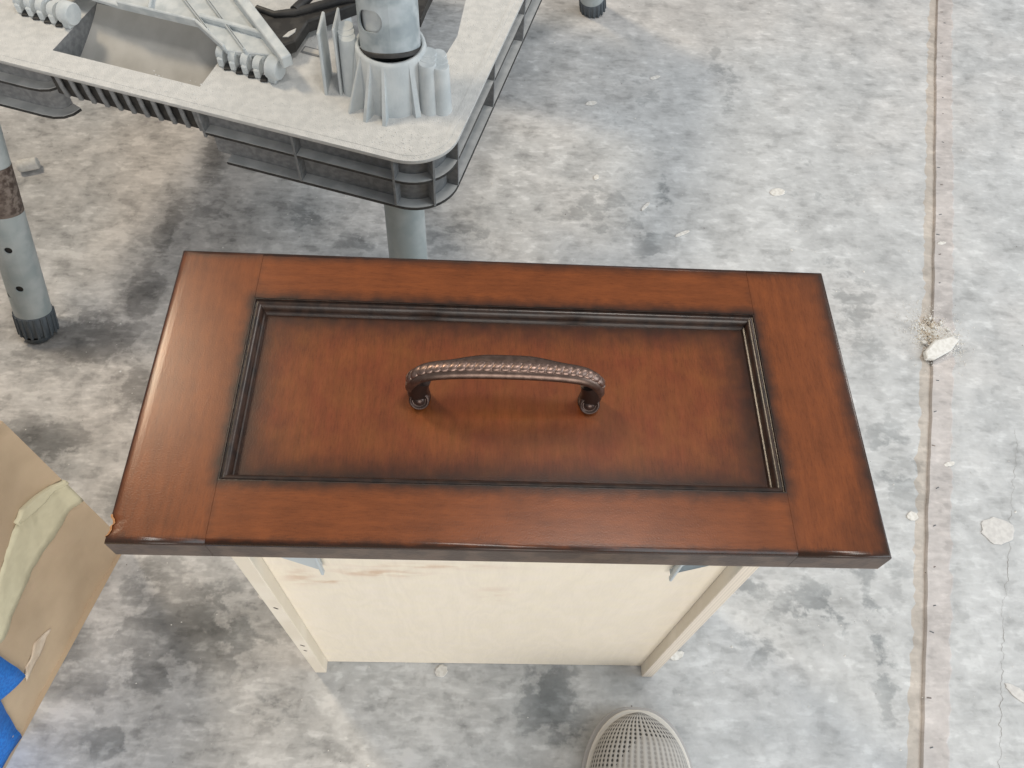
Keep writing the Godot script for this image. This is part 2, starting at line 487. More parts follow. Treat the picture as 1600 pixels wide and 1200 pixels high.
func floor_() -> void:
	var root := Node3D.new()
	root.name = "floor"
	add_child(root)
	root.set_meta("kind", "structure")
	root.set_meta("label", "grey mottled concrete floor smeared with white plaster")
	var joint := [Vector2(1.66, -4.0), Vector2(0.8178, -1.1557), Vector2(0.7635, -0.9703), Vector2(0.6786, -0.6638), Vector2(0.6185, -0.4534), Vector2(0.5681, -0.2774), Vector2(0.5252, -0.1361), Vector2(0.4899, -0.0101), Vector2(0.4446, 0.1423), Vector2(-0.36, 3.0)]
	var line := []
	for i in joint.size() - 1:
		var n := maxi(1, int(joint[i].distance_to(joint[i + 1]) / 0.008)) if i > 0 and i < joint.size() - 2 else 12
		for k in n:
			line.append(joint[i].lerp(joint[i + 1], float(k) / n))
	line.append(joint[-1])
	var wob := noise(77, 22.0, 5)
	var rows := []
	for p in line:
		var w0 := wob.get_noise_2d(p.y * 2.2, 0.0) * 0.005
		var w1 := wob.get_noise_2d(p.y * 1.7, 5.0) * 0.006
		var w2 := wob.get_noise_2d(p.y, 9.0) * 0.0012
		rows.append([p.x - 0.0150 + w0 * 1.6, p.x - 0.0046 + w0 * 0.5, p.x + w2, p.x + 0.0012 + w2, p.x + 0.0275 + w1, p.x + 0.0290 + w1, p.y])
	UU = Vector4(1.0 / FW, 0, 0, -FX0 / FW)
	VV = Vector4(0, 0, 1.0 / FH, -FZ0 / FH)
	var left := begin()
	var right := begin()
	var gap := begin()
	var fill := begin()
	for i in rows.size() - 1:
		var r: Array = rows[i]
		var s: Array = rows[i + 1]
		quad(left, Vector3(-4, 0, r[6]), Vector3(r[0], 0, r[6]), Vector3(s[0], 0, s[6]), Vector3(-4, 0, s[6]), Vector3.UP)
		quad(right, Vector3(4, 0, r[6]), Vector3(r[5], 0, r[6]), Vector3(s[5], 0, s[6]), Vector3(4, 0, s[6]), Vector3.UP)
		quad(gap, Vector3(r[0], 0, r[6]), Vector3(r[1], -0.0015, r[6]), Vector3(s[1], -0.0015, s[6]), Vector3(s[0], 0, s[6]), Vector3.UP)
		quad(gap, Vector3(r[1], -0.0015, r[6]), Vector3(r[2], -0.0035, r[6]), Vector3(s[2], -0.0035, s[6]), Vector3(s[1], -0.0015, s[6]), Vector3.UP)
		quad(fill, Vector3(r[2], -0.0035, r[6]), Vector3(r[3], 0.0005, r[6]), Vector3(s[3], 0.0005, s[6]), Vector3(s[2], -0.0035, s[6]), Vector3.LEFT)
		quad(fill, Vector3(r[3], 0.0005, r[6]), Vector3(r[4], 0.00055, r[6]), Vector3(s[4], 0.00055, s[6]), Vector3(s[3], 0.0005, s[6]), Vector3.UP)
		quad(fill, Vector3(r[4], 0.00055, r[6]), Vector3(r[5], 0.0, r[6]), Vector3(s[5], 0.0, s[6]), Vector3(s[4], 0.00055, s[6]), Vector3.UP)
	obj("slab", left, M.concrete, root)
	obj("slab", right, M.concrete, root)
	obj("joint_gap", gap, M.joint_floor, root)
	obj("filler_strip", fill, M.filler_floor, root)
	hairline(root, [Vector2(0.6700, -0.2515), Vector2(0.6620, -0.2215), Vector2(0.6151, -0.1018), Vector2(0.5810, -0.0178), Vector2(0.5461, 0.0845), Vector2(0.50, 0.22)])
	# grit and specks of plaster too small to pick out
	var grit := begin()
	var dark_grit := begin()
	for k in 1500:
		var at := Vector3(rng.randf_range(-0.9, 1.0), 0.0001, rng.randf_range(-1.2, 0.3))
		if rng.randf() < 0.12:
			grain(dark_grit, at, rng.randf_range(0.0004, 0.0011), 0.6)
		else:
			grain(grit, at, rng.randf_range(0.0004, 0.0008 + 0.0016 * pow(rng.randf(), 4.0)), 0.5)
	obj("grit", grit, M.plaster, root).set_meta("kind", "stuff")
	obj("dark_grit", dark_grit, M.rust, root).set_meta("kind", "stuff")
	# nail and staple dents along the filler strip
	for k in 26:
		var p := Vector2(0.8178, -1.1557).lerp(Vector2(0.4446, 0.1423), (k + rng.randf_range(0.2, 0.8)) / 26.0)
		var st := begin()
		box(st, Vector3(p.x + rng.randf_range(0.006, 0.014), 0.0008, p.y), Vector3(rng.randf_range(0.002, 0.005), 0.0008, 0.0009), 0.0002, Basis(Vector3.UP, rng.randf_range(-0.5, 0.5)))
		obj("nail_dent", st, M.foot if k % 3 else M.rust, root)

# a thin crack with its lip standing open by half a millimetre
func hairline(root: Node3D, pts: Array) -> void:
	var wob := noise(78, 30.0, 4)
	for half in 3:
		var st := begin()
		var prev := Vector2.ZERO
		for i in 160:
			var f := (pts.size() - 1.001) * (half * 160 + i) / 480.0
			var p: Vector2 = pts[int(f)].lerp(pts[int(f) + 1], f - int(f))
			p.x += wob.get_noise_2d(p.y * 2.2, 0.0) * 0.005
			var wide := 0.00045 * clampf(0.1 + 1.8 * wob.get_noise_2d(p.y * 0.6, 7.0), 0.0, 1.0)
			if i > 0:
				quad(st, Vector3(prev.x - 0.0002, 0.0003, prev.y), Vector3(prev.x + wide, 0.0003, prev.y), Vector3(p.x + wide, 0.0003, p.y), Vector3(p.x - 0.0002, 0.0003, p.y), Vector3.UP)
			prev = p
		obj("hairline_crack", st, M.crack, root)

# ------------------------------------------------------------------ the drawer
const TOP := 0.488
const HW := 0.2
const HD := 0.0938
const MX := 0.1505
const MZ := 0.0590

func face_wood() -> StandardMaterial3D:
	var w := 1536
	var h := 720
	# grain sheets: along z (stiles, panel) and along x (rails)
	var gz := sheet(51, 0.05, w, h, 1, 8, 4)
	var gx := sheet(52, 0.05, w, h, 8, 1, 4)
	var fz := sheet(53, 0.22, w, h, 1, 6, 2)
	var fx := sheet(54, 0.22, w, h, 6, 1, 2)
	var bl := sheet(55, 0.009, w, h, 1, 1, 4, 20.0)
	var ed := sheet(56, 0.018, w, h, 1, 1, 5, 8.0)
	var fi := sheet(57, 0.25, w, h, 1, 1, 2)
	var lut := PackedByteArray()
	for i in 1024:
		lut.append(to_byte(i / 1023.0))
	var out := PackedByteArray()
	out.resize(w * h * 3)
	var ix := MX - 0.0068
	var iz := MZ - 0.0068
	for j in h:
		var z := -HD + 2.0 * HD * (j + 0.5) / h
		var az := absf(z)
		for i in w:
			var x := -HW + 2.0 * HW * (i + 0.5) / w
			var ax := absf(x)
			var k := j * w + i
			var inside := ax < ix + 0.003 and az < iz + 0.003
			var rail := ax < MX and not inside
			var g := ((gx[k] if rail else gz[k]) - 128) / 255.0
			var f := ((fx[k] if rail else fz[k]) - 128) / 255.0
			var blot := (bl[k] - 128) / 255.0
			var rag := (ed[k] - 128) / 255.0
			var fi_ := (fi[k] - 128) / 255.0
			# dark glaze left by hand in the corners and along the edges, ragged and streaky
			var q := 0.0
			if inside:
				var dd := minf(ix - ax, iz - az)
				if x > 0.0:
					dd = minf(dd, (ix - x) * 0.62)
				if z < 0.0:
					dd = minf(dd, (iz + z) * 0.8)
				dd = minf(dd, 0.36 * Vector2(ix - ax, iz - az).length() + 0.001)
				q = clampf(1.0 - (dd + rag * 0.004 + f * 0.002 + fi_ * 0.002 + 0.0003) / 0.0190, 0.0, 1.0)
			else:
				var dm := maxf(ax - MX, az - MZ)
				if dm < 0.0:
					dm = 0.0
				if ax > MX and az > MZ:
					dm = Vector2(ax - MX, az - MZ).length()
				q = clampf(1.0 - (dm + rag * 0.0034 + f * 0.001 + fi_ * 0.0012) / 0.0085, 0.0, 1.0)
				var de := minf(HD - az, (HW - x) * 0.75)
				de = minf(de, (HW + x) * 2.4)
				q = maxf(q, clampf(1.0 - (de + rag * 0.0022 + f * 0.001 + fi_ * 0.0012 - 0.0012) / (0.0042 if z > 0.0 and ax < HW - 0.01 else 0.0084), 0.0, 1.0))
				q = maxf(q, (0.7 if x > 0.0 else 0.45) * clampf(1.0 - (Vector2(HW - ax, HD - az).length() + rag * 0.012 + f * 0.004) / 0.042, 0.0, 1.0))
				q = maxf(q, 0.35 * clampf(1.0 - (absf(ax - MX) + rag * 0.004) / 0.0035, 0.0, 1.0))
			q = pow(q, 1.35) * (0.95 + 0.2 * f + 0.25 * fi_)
			var tone := 1.0 + g * 0.30 + f * 0.20 + blot * 0.26 + (fi[k] - 128) / 255.0 * 0.12
			var red := 1.0 + blot * 0.25 - g * 0.1
			var r := 0.168 * tone
			var gg := 0.0478 * tone * (red if inside else 1.0)
			var b := 0.0132 * tone * (1.15 if inside else 1.0)
			if f < -0.27:
				r *= 0.93
				gg *= 0.91
				b *= 0.92
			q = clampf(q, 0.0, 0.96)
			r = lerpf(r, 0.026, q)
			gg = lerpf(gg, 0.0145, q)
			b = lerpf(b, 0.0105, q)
			out[k * 3] = lut[clampi(int(1023.0 * r), 0, 1023)]
			out[k * 3 + 1] = lut[clampi(int(1023.0 * gg), 0, 1023)]
			out[k * 3 + 2] = lut[clampi(int(1023.0 * b), 0, 1023)]
	var m := StandardMaterial3D.new()
	m.albedo_texture = tex(out, w, h)
	m.roughness = 0.27
	m.metallic_specular = 0.44
	m.heightmap_enabled = true
	var ri := Image.create_from_data(w, h, false, Image.FORMAT_L8, fi)
	m.heightmap_texture = ImageTexture.create_from_image(ri)
	m.heightmap_scale = 0.0034
	return m

func drawer() -> void:
	var root := thing("drawer", "brown stained drawer with bronze pull, standing upright on its back end", "drawer")
	UU = Vector4(0.5 / HW, 0, 0, 0.5)
	VV = Vector4(0, 0, 0.5 / HD, 0.5)
	var low := TOP - 0.019
	# stiles and rails, edges eased over; the sides under the ease are the dark burnished edge
	var chip := [Vector2(-HW, 0.0905), Vector2(-HW + 0.0009, 0.0895), Vector2(-HW + 0.0016, 0.0872), Vector2(-HW + 0.0012, 0.0852), Vector2(-HW + 0.0024, 0.0838), Vector2(-HW + 0.0017, 0.0818), Vector2(-HW + 0.0006, 0.0806), Vector2(-HW, 0.0790)]
	for s in [-1, 1]:
		var o := PackedVector2Array()
		if s < 0:
			o = PackedVector2Array([Vector2(-HW, -HD), Vector2(-MX - 0.0001, -HD), Vector2(-MX - 0.0001, HD), Vector2(-HW, HD)])
			o.append_array(PackedVector2Array(chip))
		else:
			o = rect(MX + 0.0001, -HD, HW, HD)
		var st := begin()
		eased(st, o, s)
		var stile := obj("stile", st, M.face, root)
		st = begin()
		slab(st, o, [[0.0008, low], [0.0, low + 0.0008], [0.0, TOP - 0.0026]], true, false)
		obj("burnished_edge", st, M.edge, stile)
		if s < 0:
			st = begin()
			for k in chip.size() - 1:
				var a: Vector2 = chip[k]
				var b: Vector2 = chip[k + 1]
				quad(st, Vector3(a.x - 0.0001, TOP - 0.0008, a.y), Vector3(b.x - 0.0001, TOP - 0.0008, b.y), Vector3(b.x - 0.0001, TOP - 0.012, b.y), Vector3(a.x - 0.0001, TOP - 0.012, a.y), Vector3.LEFT)
				quad(st, Vector3(a.x + 0.0013, TOP + 0.00012, a.y), Vector3(b.x + 0.0013, TOP + 0.00012, b.y), Vector3(b.x - 0.0001, TOP - 0.0008, b.y), Vector3(a.x - 0.0001, TOP - 0.0008, a.y), Vector3(-1, 1, 0))
			obj("chipped_edge", st, M.bare, stile)
	for s in [-1, 1]:
		var st := begin()
		var o := rect(-MX + 0.0001, MZ if s > 0 else -HD, MX - 0.0001, HD if s > 0 else -MZ)
		eased(st, o, 0, s)
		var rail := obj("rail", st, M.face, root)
		st = begin()
		slab(st, o, [[0.0008, low], [0.0, low + 0.0008], [0.0, TOP - 0.0026]], true, false)
		obj("burnished_edge", st, M.edge, rail)
	var st := begin()
	var ix := MX - 0.0068
	var iz := MZ - 0.0068
	quad(st, Vector3(-ix - 0.002, TOP - 0.008, -iz - 0.002), Vector3(ix + 0.002, TOP - 0.008, -iz - 0.002), Vector3(ix + 0.002, TOP - 0.008, iz + 0.002), Vector3(-ix - 0.002, TOP - 0.008, iz + 0.002), Vector3.UP)
	quad(st, Vector3(-MX, low + 0.003, -MZ), Vector3(MX, low + 0.003, -MZ), Vector3(MX, low + 0.003, MZ), Vector3(-MX, low + 0.003, MZ), Vector3.DOWN)
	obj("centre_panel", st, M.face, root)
	# applied bead moulding, mitred at the corners: (inward, down)
	var prof := [Vector2(-0.0001, 0.0003), Vector2(0.0006, 0.0003), Vector2(0.0008, 0.0016), Vector2(0.0011, 0.0018), Vector2(0.0014, 0.0014), Vector2(0.0021, 0.0012), Vector2(0.0031, 0.0014), Vector2(0.0040, 0.0022), Vector2(0.0047, 0.0034), Vector2(0.0051, 0.0048), Vector2(0.0053, 0.0060), Vector2(0.0060, 0.0064), Vector2(0.0066, 0.0075), Vector2(0.0070, 0.0084)]
	var cs := [Vector2(-1, -1), Vector2(1, -1), Vector2(1, 1), Vector2(-1, 1)]
	for k in 4:
		st = begin()
		var a: Vector2 = cs[k]
		var b: Vector2 = cs[(k + 1) % 4]
		var inward := Vector3(-(a.x + b.x) / 2.0, 0, -(a.y + b.y) / 2.0)
		for i in prof.size() - 1:
			var p: Vector2 = prof[i]
			var q: Vector2 = prof[i + 1]
			st.set_smooth_group(4 if i > 4 and i < 10 else -1)
			var n := 24
			for t in n:
				var pts := []
				for e in [[p, t], [p, t + 1], [q, t + 1], [q, t]]:
					var c := Vector2(a.x * (MX - e[0].x), a.y * (MZ - e[0].x)).lerp(Vector2(b.x * (MX - e[0].x), b.y * (MZ - e[0].x)), float(e[1]) / n)
					pts.append(Vector3(c.x, TOP - e[0].y, c.y))
				var d := q - p
				quad(st, pts[0], pts[1], pts[2], pts[3], inward * d.y + Vector3.UP * maxf(d.x, 0.0) + Vector3.UP * 1e-6)
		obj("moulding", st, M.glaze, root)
	# plywood box under the front
	var bx0 := -0.1747
	var bx1 := 0.1767
	UU = Vector4(1.0 / 0.0115, 0, 0, -bx0 / 0.0115)
	for s in [-1, 1]:
		st = begin()
		var x0: float = bx0 if s < 0 else bx1 - 0.0115
		slab(st, rect(x0, -0.075, x0 + 0.0115, 0.0565), [[0.0005, 0.0004], [0.0, 0.0012], [0.0, low - 0.0003]])
		var side := obj("side_panel", st, M.ply, root)
		UU = Vector4(1.0 / 0.0115, 0, 0, -x0 / 0.0115)
		VV = Vector4(0, 4.0, 0, 0)
		st = begin()
		slab(st, rect(x0 + 0.0002, 0.0560, x0 + 0.0113, 0.0571, 0.0004), [[0.0, 0.0010], [0.0, low - 0.0006]])
		obj("ply_edge", st, ply_edge() if s > 0 else M.ply, side)
	UU = Vector4(1.0 / 0.36, 0, 0, 0.5)
	VV = Vector4(0, 1.0 / 0.47, 0, 0)
	st = begin()
	slab(st, rect(bx0 + 0.0117, 0.034, bx1 - 0.0117, 0.0459), [[0.0, 0.0008], [0.0, low - 0.0003]])
	obj("bottom_panel", st, ply_face(), root)
	st = begin()
	slab(st, rect(bx0 + 0.0117, -0.074, bx1 - 0.0117, 0.0338), [[0.0, 0.0012], [0.0, 0.0125]])
	obj("back_panel", st, M.ply, root)
	for d in [[0.0555, 0.118, 0.006], [0.0575, 0.098, 0.004], [0.0562, 0.24, 0.005]]:
		st = begin()
		box(st, Vector3(bx0 + 0.0045 + 0.002 * d[2] * 300.0 / 2.0, d[1], 0.0571), Vector3(0.0016, d[2], 0.0004), 0.0001, Basis(Vector3.BACK, 0.5))
		obj("dent", st, M.bronze_dark, root)
	# locking clips screwed under the front: wedge shaped plates
	for s in [-1, 1]:
		st = begin()
		var c := -0.1225 if s < 0 else 0.1268
		XF = Transform3D(Basis(Vector3.RIGHT, PI / 2), Vector3(c, 0.0, 0.0463))
		slab(st, pv([0.0, -0.322, -0.0016 * s, -0.320, s * 0.040, -0.357, s * 0.05, low * -1.0 + 0.01, 0.0, low * -1.0 + 0.01]) if s > 0 else pv([0.0, -0.318, -0.003, -0.316, -0.040, -0.357, -0.05, low * -1.0 + 0.01, 0.0, low * -1.0 + 0.01]), [[0.0, 0.0], [0.0, 0.0032], [0.0008, 0.004]])
		var clip := obj("locking_clip", st, M.clip, root)
		st = begin()
		XF = Transform3D(Basis(), Vector3(c - s * 0.0005, 0.34, 0.0520))
		box(st, Vector3(0, 0.02, 0), Vector3(0.0022, 0.09, 0.004), 0.0006)
		obj("clip_rib", st, M.clip, clip)
	handle(root)

# top of a frame piece with its outer edges eased over
func eased(st: SurfaceTool, o: PackedVector2Array, sx: int, sz := 0) -> void:
	o = positive(o)
	var lv := [[0.0, 0.0026], [0.00022, 0.0014], [0.0008, 0.00064], [0.0020, 0.00026], [0.0042, 0.00006], [0.0066, 0.0]]
	var loops := []
	for l in lv:
		var q := PackedVector2Array()
		for i in o.size():
			var p := o[i]
			var outer_x := sx != 0 and absf(p.x) > MX + 0.01
			var outer_z := absf(p.y) > HD - 0.0001
			var r := p
			if outer_x:
				r.x -= signf(p.x) * l[0] * (1.0 if sx < 0 else 0.45)
			if outer_z:
				r.y -= signf(p.y) * l[0] * 0.45
			elif outer_x:
				# the chipped stretch keeps its order beside the moved corner
				r.y = 0.079 + (p.y - 0.079) * (HD - l[0] * 0.45 - 0.079) / (HD - 0.079)
			q.append(r)
		loops.append(q)
	st.set_smooth_group(5)
	for k in lv.size() - 1:
		for i in o.size():
			var j := (i + 1) % o.size()
			var e := o[j] - o[i]
			var out := Vector3(e.y, 0, -e.x).normalized() + Vector3.UP * 0.3
			quad(st, Vector3(loops[k][i].x, TOP - lv[k][1], loops[k][i].y), Vector3(loops[k][j].x, TOP - lv[k][1], loops[k][j].y), Vector3(loops[k + 1][j].x, TOP - lv[k + 1][1], loops[k + 1][j].y), Vector3(loops[k + 1][i].x, TOP - lv[k + 1][1], loops[k + 1][i].y), out)
	var l: PackedVector2Array = loops[-1]
	st.set_smooth_group(-1)
	var ids := Geometry2D.triangulate_polygon(l)
	for t in range(0, ids.size(), 3):
		tri(st, Vector3(l[ids[t]].x, TOP, l[ids[t]].y), Vector3(l[ids[t + 1]].x, TOP, l[ids[t + 1]].y), Vector3(l[ids[t + 2]].x, TOP, l[ids[t + 2]].y), Vector3.UP)

var ply_edge_m: StandardMaterial3D
func ply_edge() -> StandardMaterial3D:
	if ply_edge_m:
		return ply_edge_m
	var d := PackedByteArray()
	var stripe := [0.69, 0.62, 0.70, 0.60, 0.69, 0.63, 0.70, 0.60, 0.69]
	for j in 8:
		for i in 72:
			var v: float = stripe[i / 8] * (0.97 + 0.06 * rng.randf())
			d.append_array([to_byte(v * 1.05), to_byte(v * 0.95), to_byte(v * 0.82)])
	ply_edge_m = StandardMaterial3D.new()
	ply_edge_m.albedo_texture = tex(d, 72, 8)
	ply_edge_m.roughness = 0.75
	return ply_edge_m

# birch veneer: pale waves of grain and a few rubbed stains near the front
func ply_face() -> StandardMaterial3D:
	var w := 768
	var h := 1024
	var g := sheet(61, 0.0055, w, h, 1, 4, 3, 40.0)
	var f := sheet(62, 0.20, w, h, 1, 8, 2)
	var s := sheet(63, 0.03, w, h, 2, 1, 4)
	var d := PackedByteArray()
	d.resize(w * h * 3)
	var lut := PackedByteArray()
	for i in 1024:
		lut.append(to_byte(i / 1023.0))
	var rub := [Vector4(-0.125, 0.275, 0.012, 0.004), Vector4(-0.085, 0.297, 0.03, 0.008), Vector4(-0.145, 0.285, 0.012, 0.02), Vector4(0.0, 0.25, 0.012, 0.02), Vector4(-0.05, 0.315, 0.05, 0.006)]
	var amount := [0.8, 0.55, 0.35, 0.22, 0.35]
	for j in h:
		var y := 0.47 * (j + 0.5) / h
		for i in w:
			var k := j * w + i
			var x := 0.36 * (float(i) / w - 0.5)
			var ring := absf(fmod(g[k] / 255.0 * 5.0, 1.0) - 0.5) * 2.0
			var v := 0.765 * (1.0 + 0.045 * (ring - 0.5) + (f[k] - 128) / 255.0 * 0.05)
			var st := 0.0
			if y > 0.22 and y < 0.34:
				for q in 5:
					var b: Vector4 = rub[q]
					st = maxf(st, amount[q] * exp(-Vector2((x - b.x) / b.z, (y - b.y) / b.w).length_squared()) * clampf(s[k] / 255.0 * 3.4 - 1.2, 0.0, 1.3))
			var o := k * 3
			d[o] = lut[clampi(int(1023.0 * v * (1.035 - 0.35 * st)), 0, 1023)]
			d[o + 1] = lut[clampi(int(1023.0 * v * (0.945 - 0.55 * st)), 0, 1023)]
			d[o + 2] = lut[clampi(int(1023.0 * v * (0.80 + (s[k] - 128) / 255.0 * 0.05 - 0.6 * st)), 0, 1023)]
	var m := StandardMaterial3D.new()
	m.albedo_texture = tex(d, w, h)
	m.roughness = 0.6
	return m

func handle(root: Node3D) -> void:
	var y0 := TOP - 0.008
	# arch of the pull in the plane across the panel
	var path := []
	for k in 41:
		var t := k / 20.0 - 1.0
		var a := absf(t)
		var x := -0.0013 + 0.0530 * signf(t) * (1.0 - pow(1.0 - a, 1.25))
		var y := 0.0335 - 0.0085 * pow(a, 2.2) - 0.011 * pow(a, 9.0)
		path.append(Vector3(x, y0 + y, 0.0018))
	# bar: flattened section, broadest in the middle of the pull
	var st := begin()
	var rings := []
	for k in path.size():
		var d: Vector3 = (path[mini(k + 1, 40)] - path[maxi(k - 1, 0)]).normalized()
		var n := Vector3(-d.y, d.x, 0)
		var t := absf(k / 20.0 - 1.0)
		var wide := 0.0058 - 0.0008 * t * t
		var ring := []
		for e in [[-1.0, 0.0008], [-0.72, 0.0022], [-0.38, 0.0026], [0.38, 0.0026], [0.72, 0.0020], [1.0, 0.0002], [0.92, -0.0022], [0.45, -0.0040], [-0.45, -0.0040], [-0.92, -0.0016]]:
			var back := 1.45 if e[0] < 0.0 and t < 0.55 else 1.0
			ring.append(path[k] + Vector3(0, 0, e[0] * wide * lerpf(1.0, back, smoothstep(0.55, 0.15, t))) + n * e[1])
		rings.append(ring)
	st.set_smooth_group(6)
	for k in path.size() - 1:
		for i in 10:
			var j := (i + 1) % 10
			var mid: Vector3 = (rings[k][i] + rings[k][j]) / 2.0 - path[k]
			quad(st, rings[k][i], rings[k][j], rings[k + 1][j], rings[k + 1][i], mid)
	st.set_smooth_group(-1)
	for k in [0, 40]:
		for i in 10:
			tri(st, path[k], rings[k][i], rings[k][(i + 1) % 10], Vector3.LEFT if k == 0 else Vector3.RIGHT)
	var grip := obj("pull_handle", st, M.bronze, root)
	# twisted rope bead along the top of the bar
	st = begin()
	st.set_smooth_group(8)
	var len_ := 300
	var rr := []
	var cc := []
	for k in len_ + 1:
		var f := 40.0 * (0.03 + 0.94 * k / len_)
		var i := mini(int(f), 39)
		var c: Vector3 = path[i].lerp(path[i + 1], f - i)
		var d: Vector3 = (path[i + 1] - path[i]).normalized()
		var n := Vector3(-d.y, d.x, 0)
		c += n * 0.0024
		var ring := []
		for e in 20:
			var a := TAU * e / 20.0
			var twist := absf(sin(k / float(len_) * PI * 25.0 + cos(a) * 0.85))
			var r := 0.0030 * (0.62 + 0.38 * pow(twist, 0.28))
			ring.append(c + Vector3(0, 0, 1) * cos(a) * r * 1.05 + n * sin(a) * r * 0.62)
		rr.append(ring)
		cc.append(c)
	for k in len_:
		for e in 20:
			var j := (e + 1) % 20
			quad(st, rr[k][e], rr[k][j], rr[k + 1][j], rr[k + 1][e], rr[k][e] + rr[k][j] - cc[k] * 2.0)
	obj("rope_band", st, M.copper, grip)
	for s in [-1, 1]:
		# leg of the pull, then the ringed button in front of its foot
		st = begin()
		var x: float = 0.0480 * s - 0.0013
		var pts := [Vector3(x, y0 - 0.0004, 0.0018), Vector3(x, y0 + 0.002, 0.0018), Vector3(x + 0.0008 * s, y0 + 0.008, 0.0018), Vector3(x + 0.0004 * s, y0 + 0.015, 0.0018), Vector3(x - 0.002 * s, y0 + 0.0215, 0.0018)]
		tube(st, pts, [0.0060, 0.0062, 0.0062, 0.0060, 0.0052], 20, true, 9)
		obj("pull_leg", st, M.bronze_dark, grip)
		st = begin()
		XF = Transform3D(Basis(Vector3.RIGHT, PI / 2 - 0.55), Vector3(x, y0 + 0.0058, 0.0068))
		lathe(st, [Vector2(0.0058, -0.004), Vector2(0.0058, 0.0006), Vector2(0.0053, 0.0014), Vector2(0.0046, 0.0014), Vector2(0.0041, 0.0004), Vector2(0.0032, 0.0003), Vector2(0.0029, 0.0011), Vector2(0.0018, 0.0021), Vector2(0.0, 0.0024)], 28, 10)
		obj("ringed_button", st, M.bronze_ring, grip)

# ------------------------------------------------------------------ the folding work table
func T(u: float, v: float, y: float) -> Vector3:
	return Vector3(u, y, -v)

func offset_path(p: Array, d: float) -> Array:
	var q := []
	for i in p.size():
		var e: Vector2 = (p[mini(i + 1, p.size() - 1)] - p[maxi(i - 1, 0)]).normalized()
		q.append(p[i] + Vector2(-e.y, e.x) * d)
	return q

func strip(st: SurfaceTool, path: Array, d0: float, d1: float, y0: float, y1: float) -> void:
	var a := offset_path(path, d0)
	var b := offset_path(path, d1)
	b.reverse()
	slab(st, PackedVector2Array(a + b), [[0.0, y0], [0.0, y1]])

# a low four-sided crumb
func grain(st: SurfaceTool, at: Vector3, s: float, flat: float) -> void:
	var a := rng.randf() * TAU
	var p := []
	for k in 4:
		var t := a + PI / 2.0 * k + rng.randf_range(-0.4, 0.4)
		p.append(at + Vector3(cos(t), 0, sin(t)) * s * rng.randf_range(0.6, 1.2))
	var top := at + Vector3(rng.randf_range(-0.3, 0.3) * s, s * flat, rng.randf_range(-0.3, 0.3) * s)
	for k in 4:
		tri(st, p[k], p[(k + 1) % 4], top, Vector3.UP)

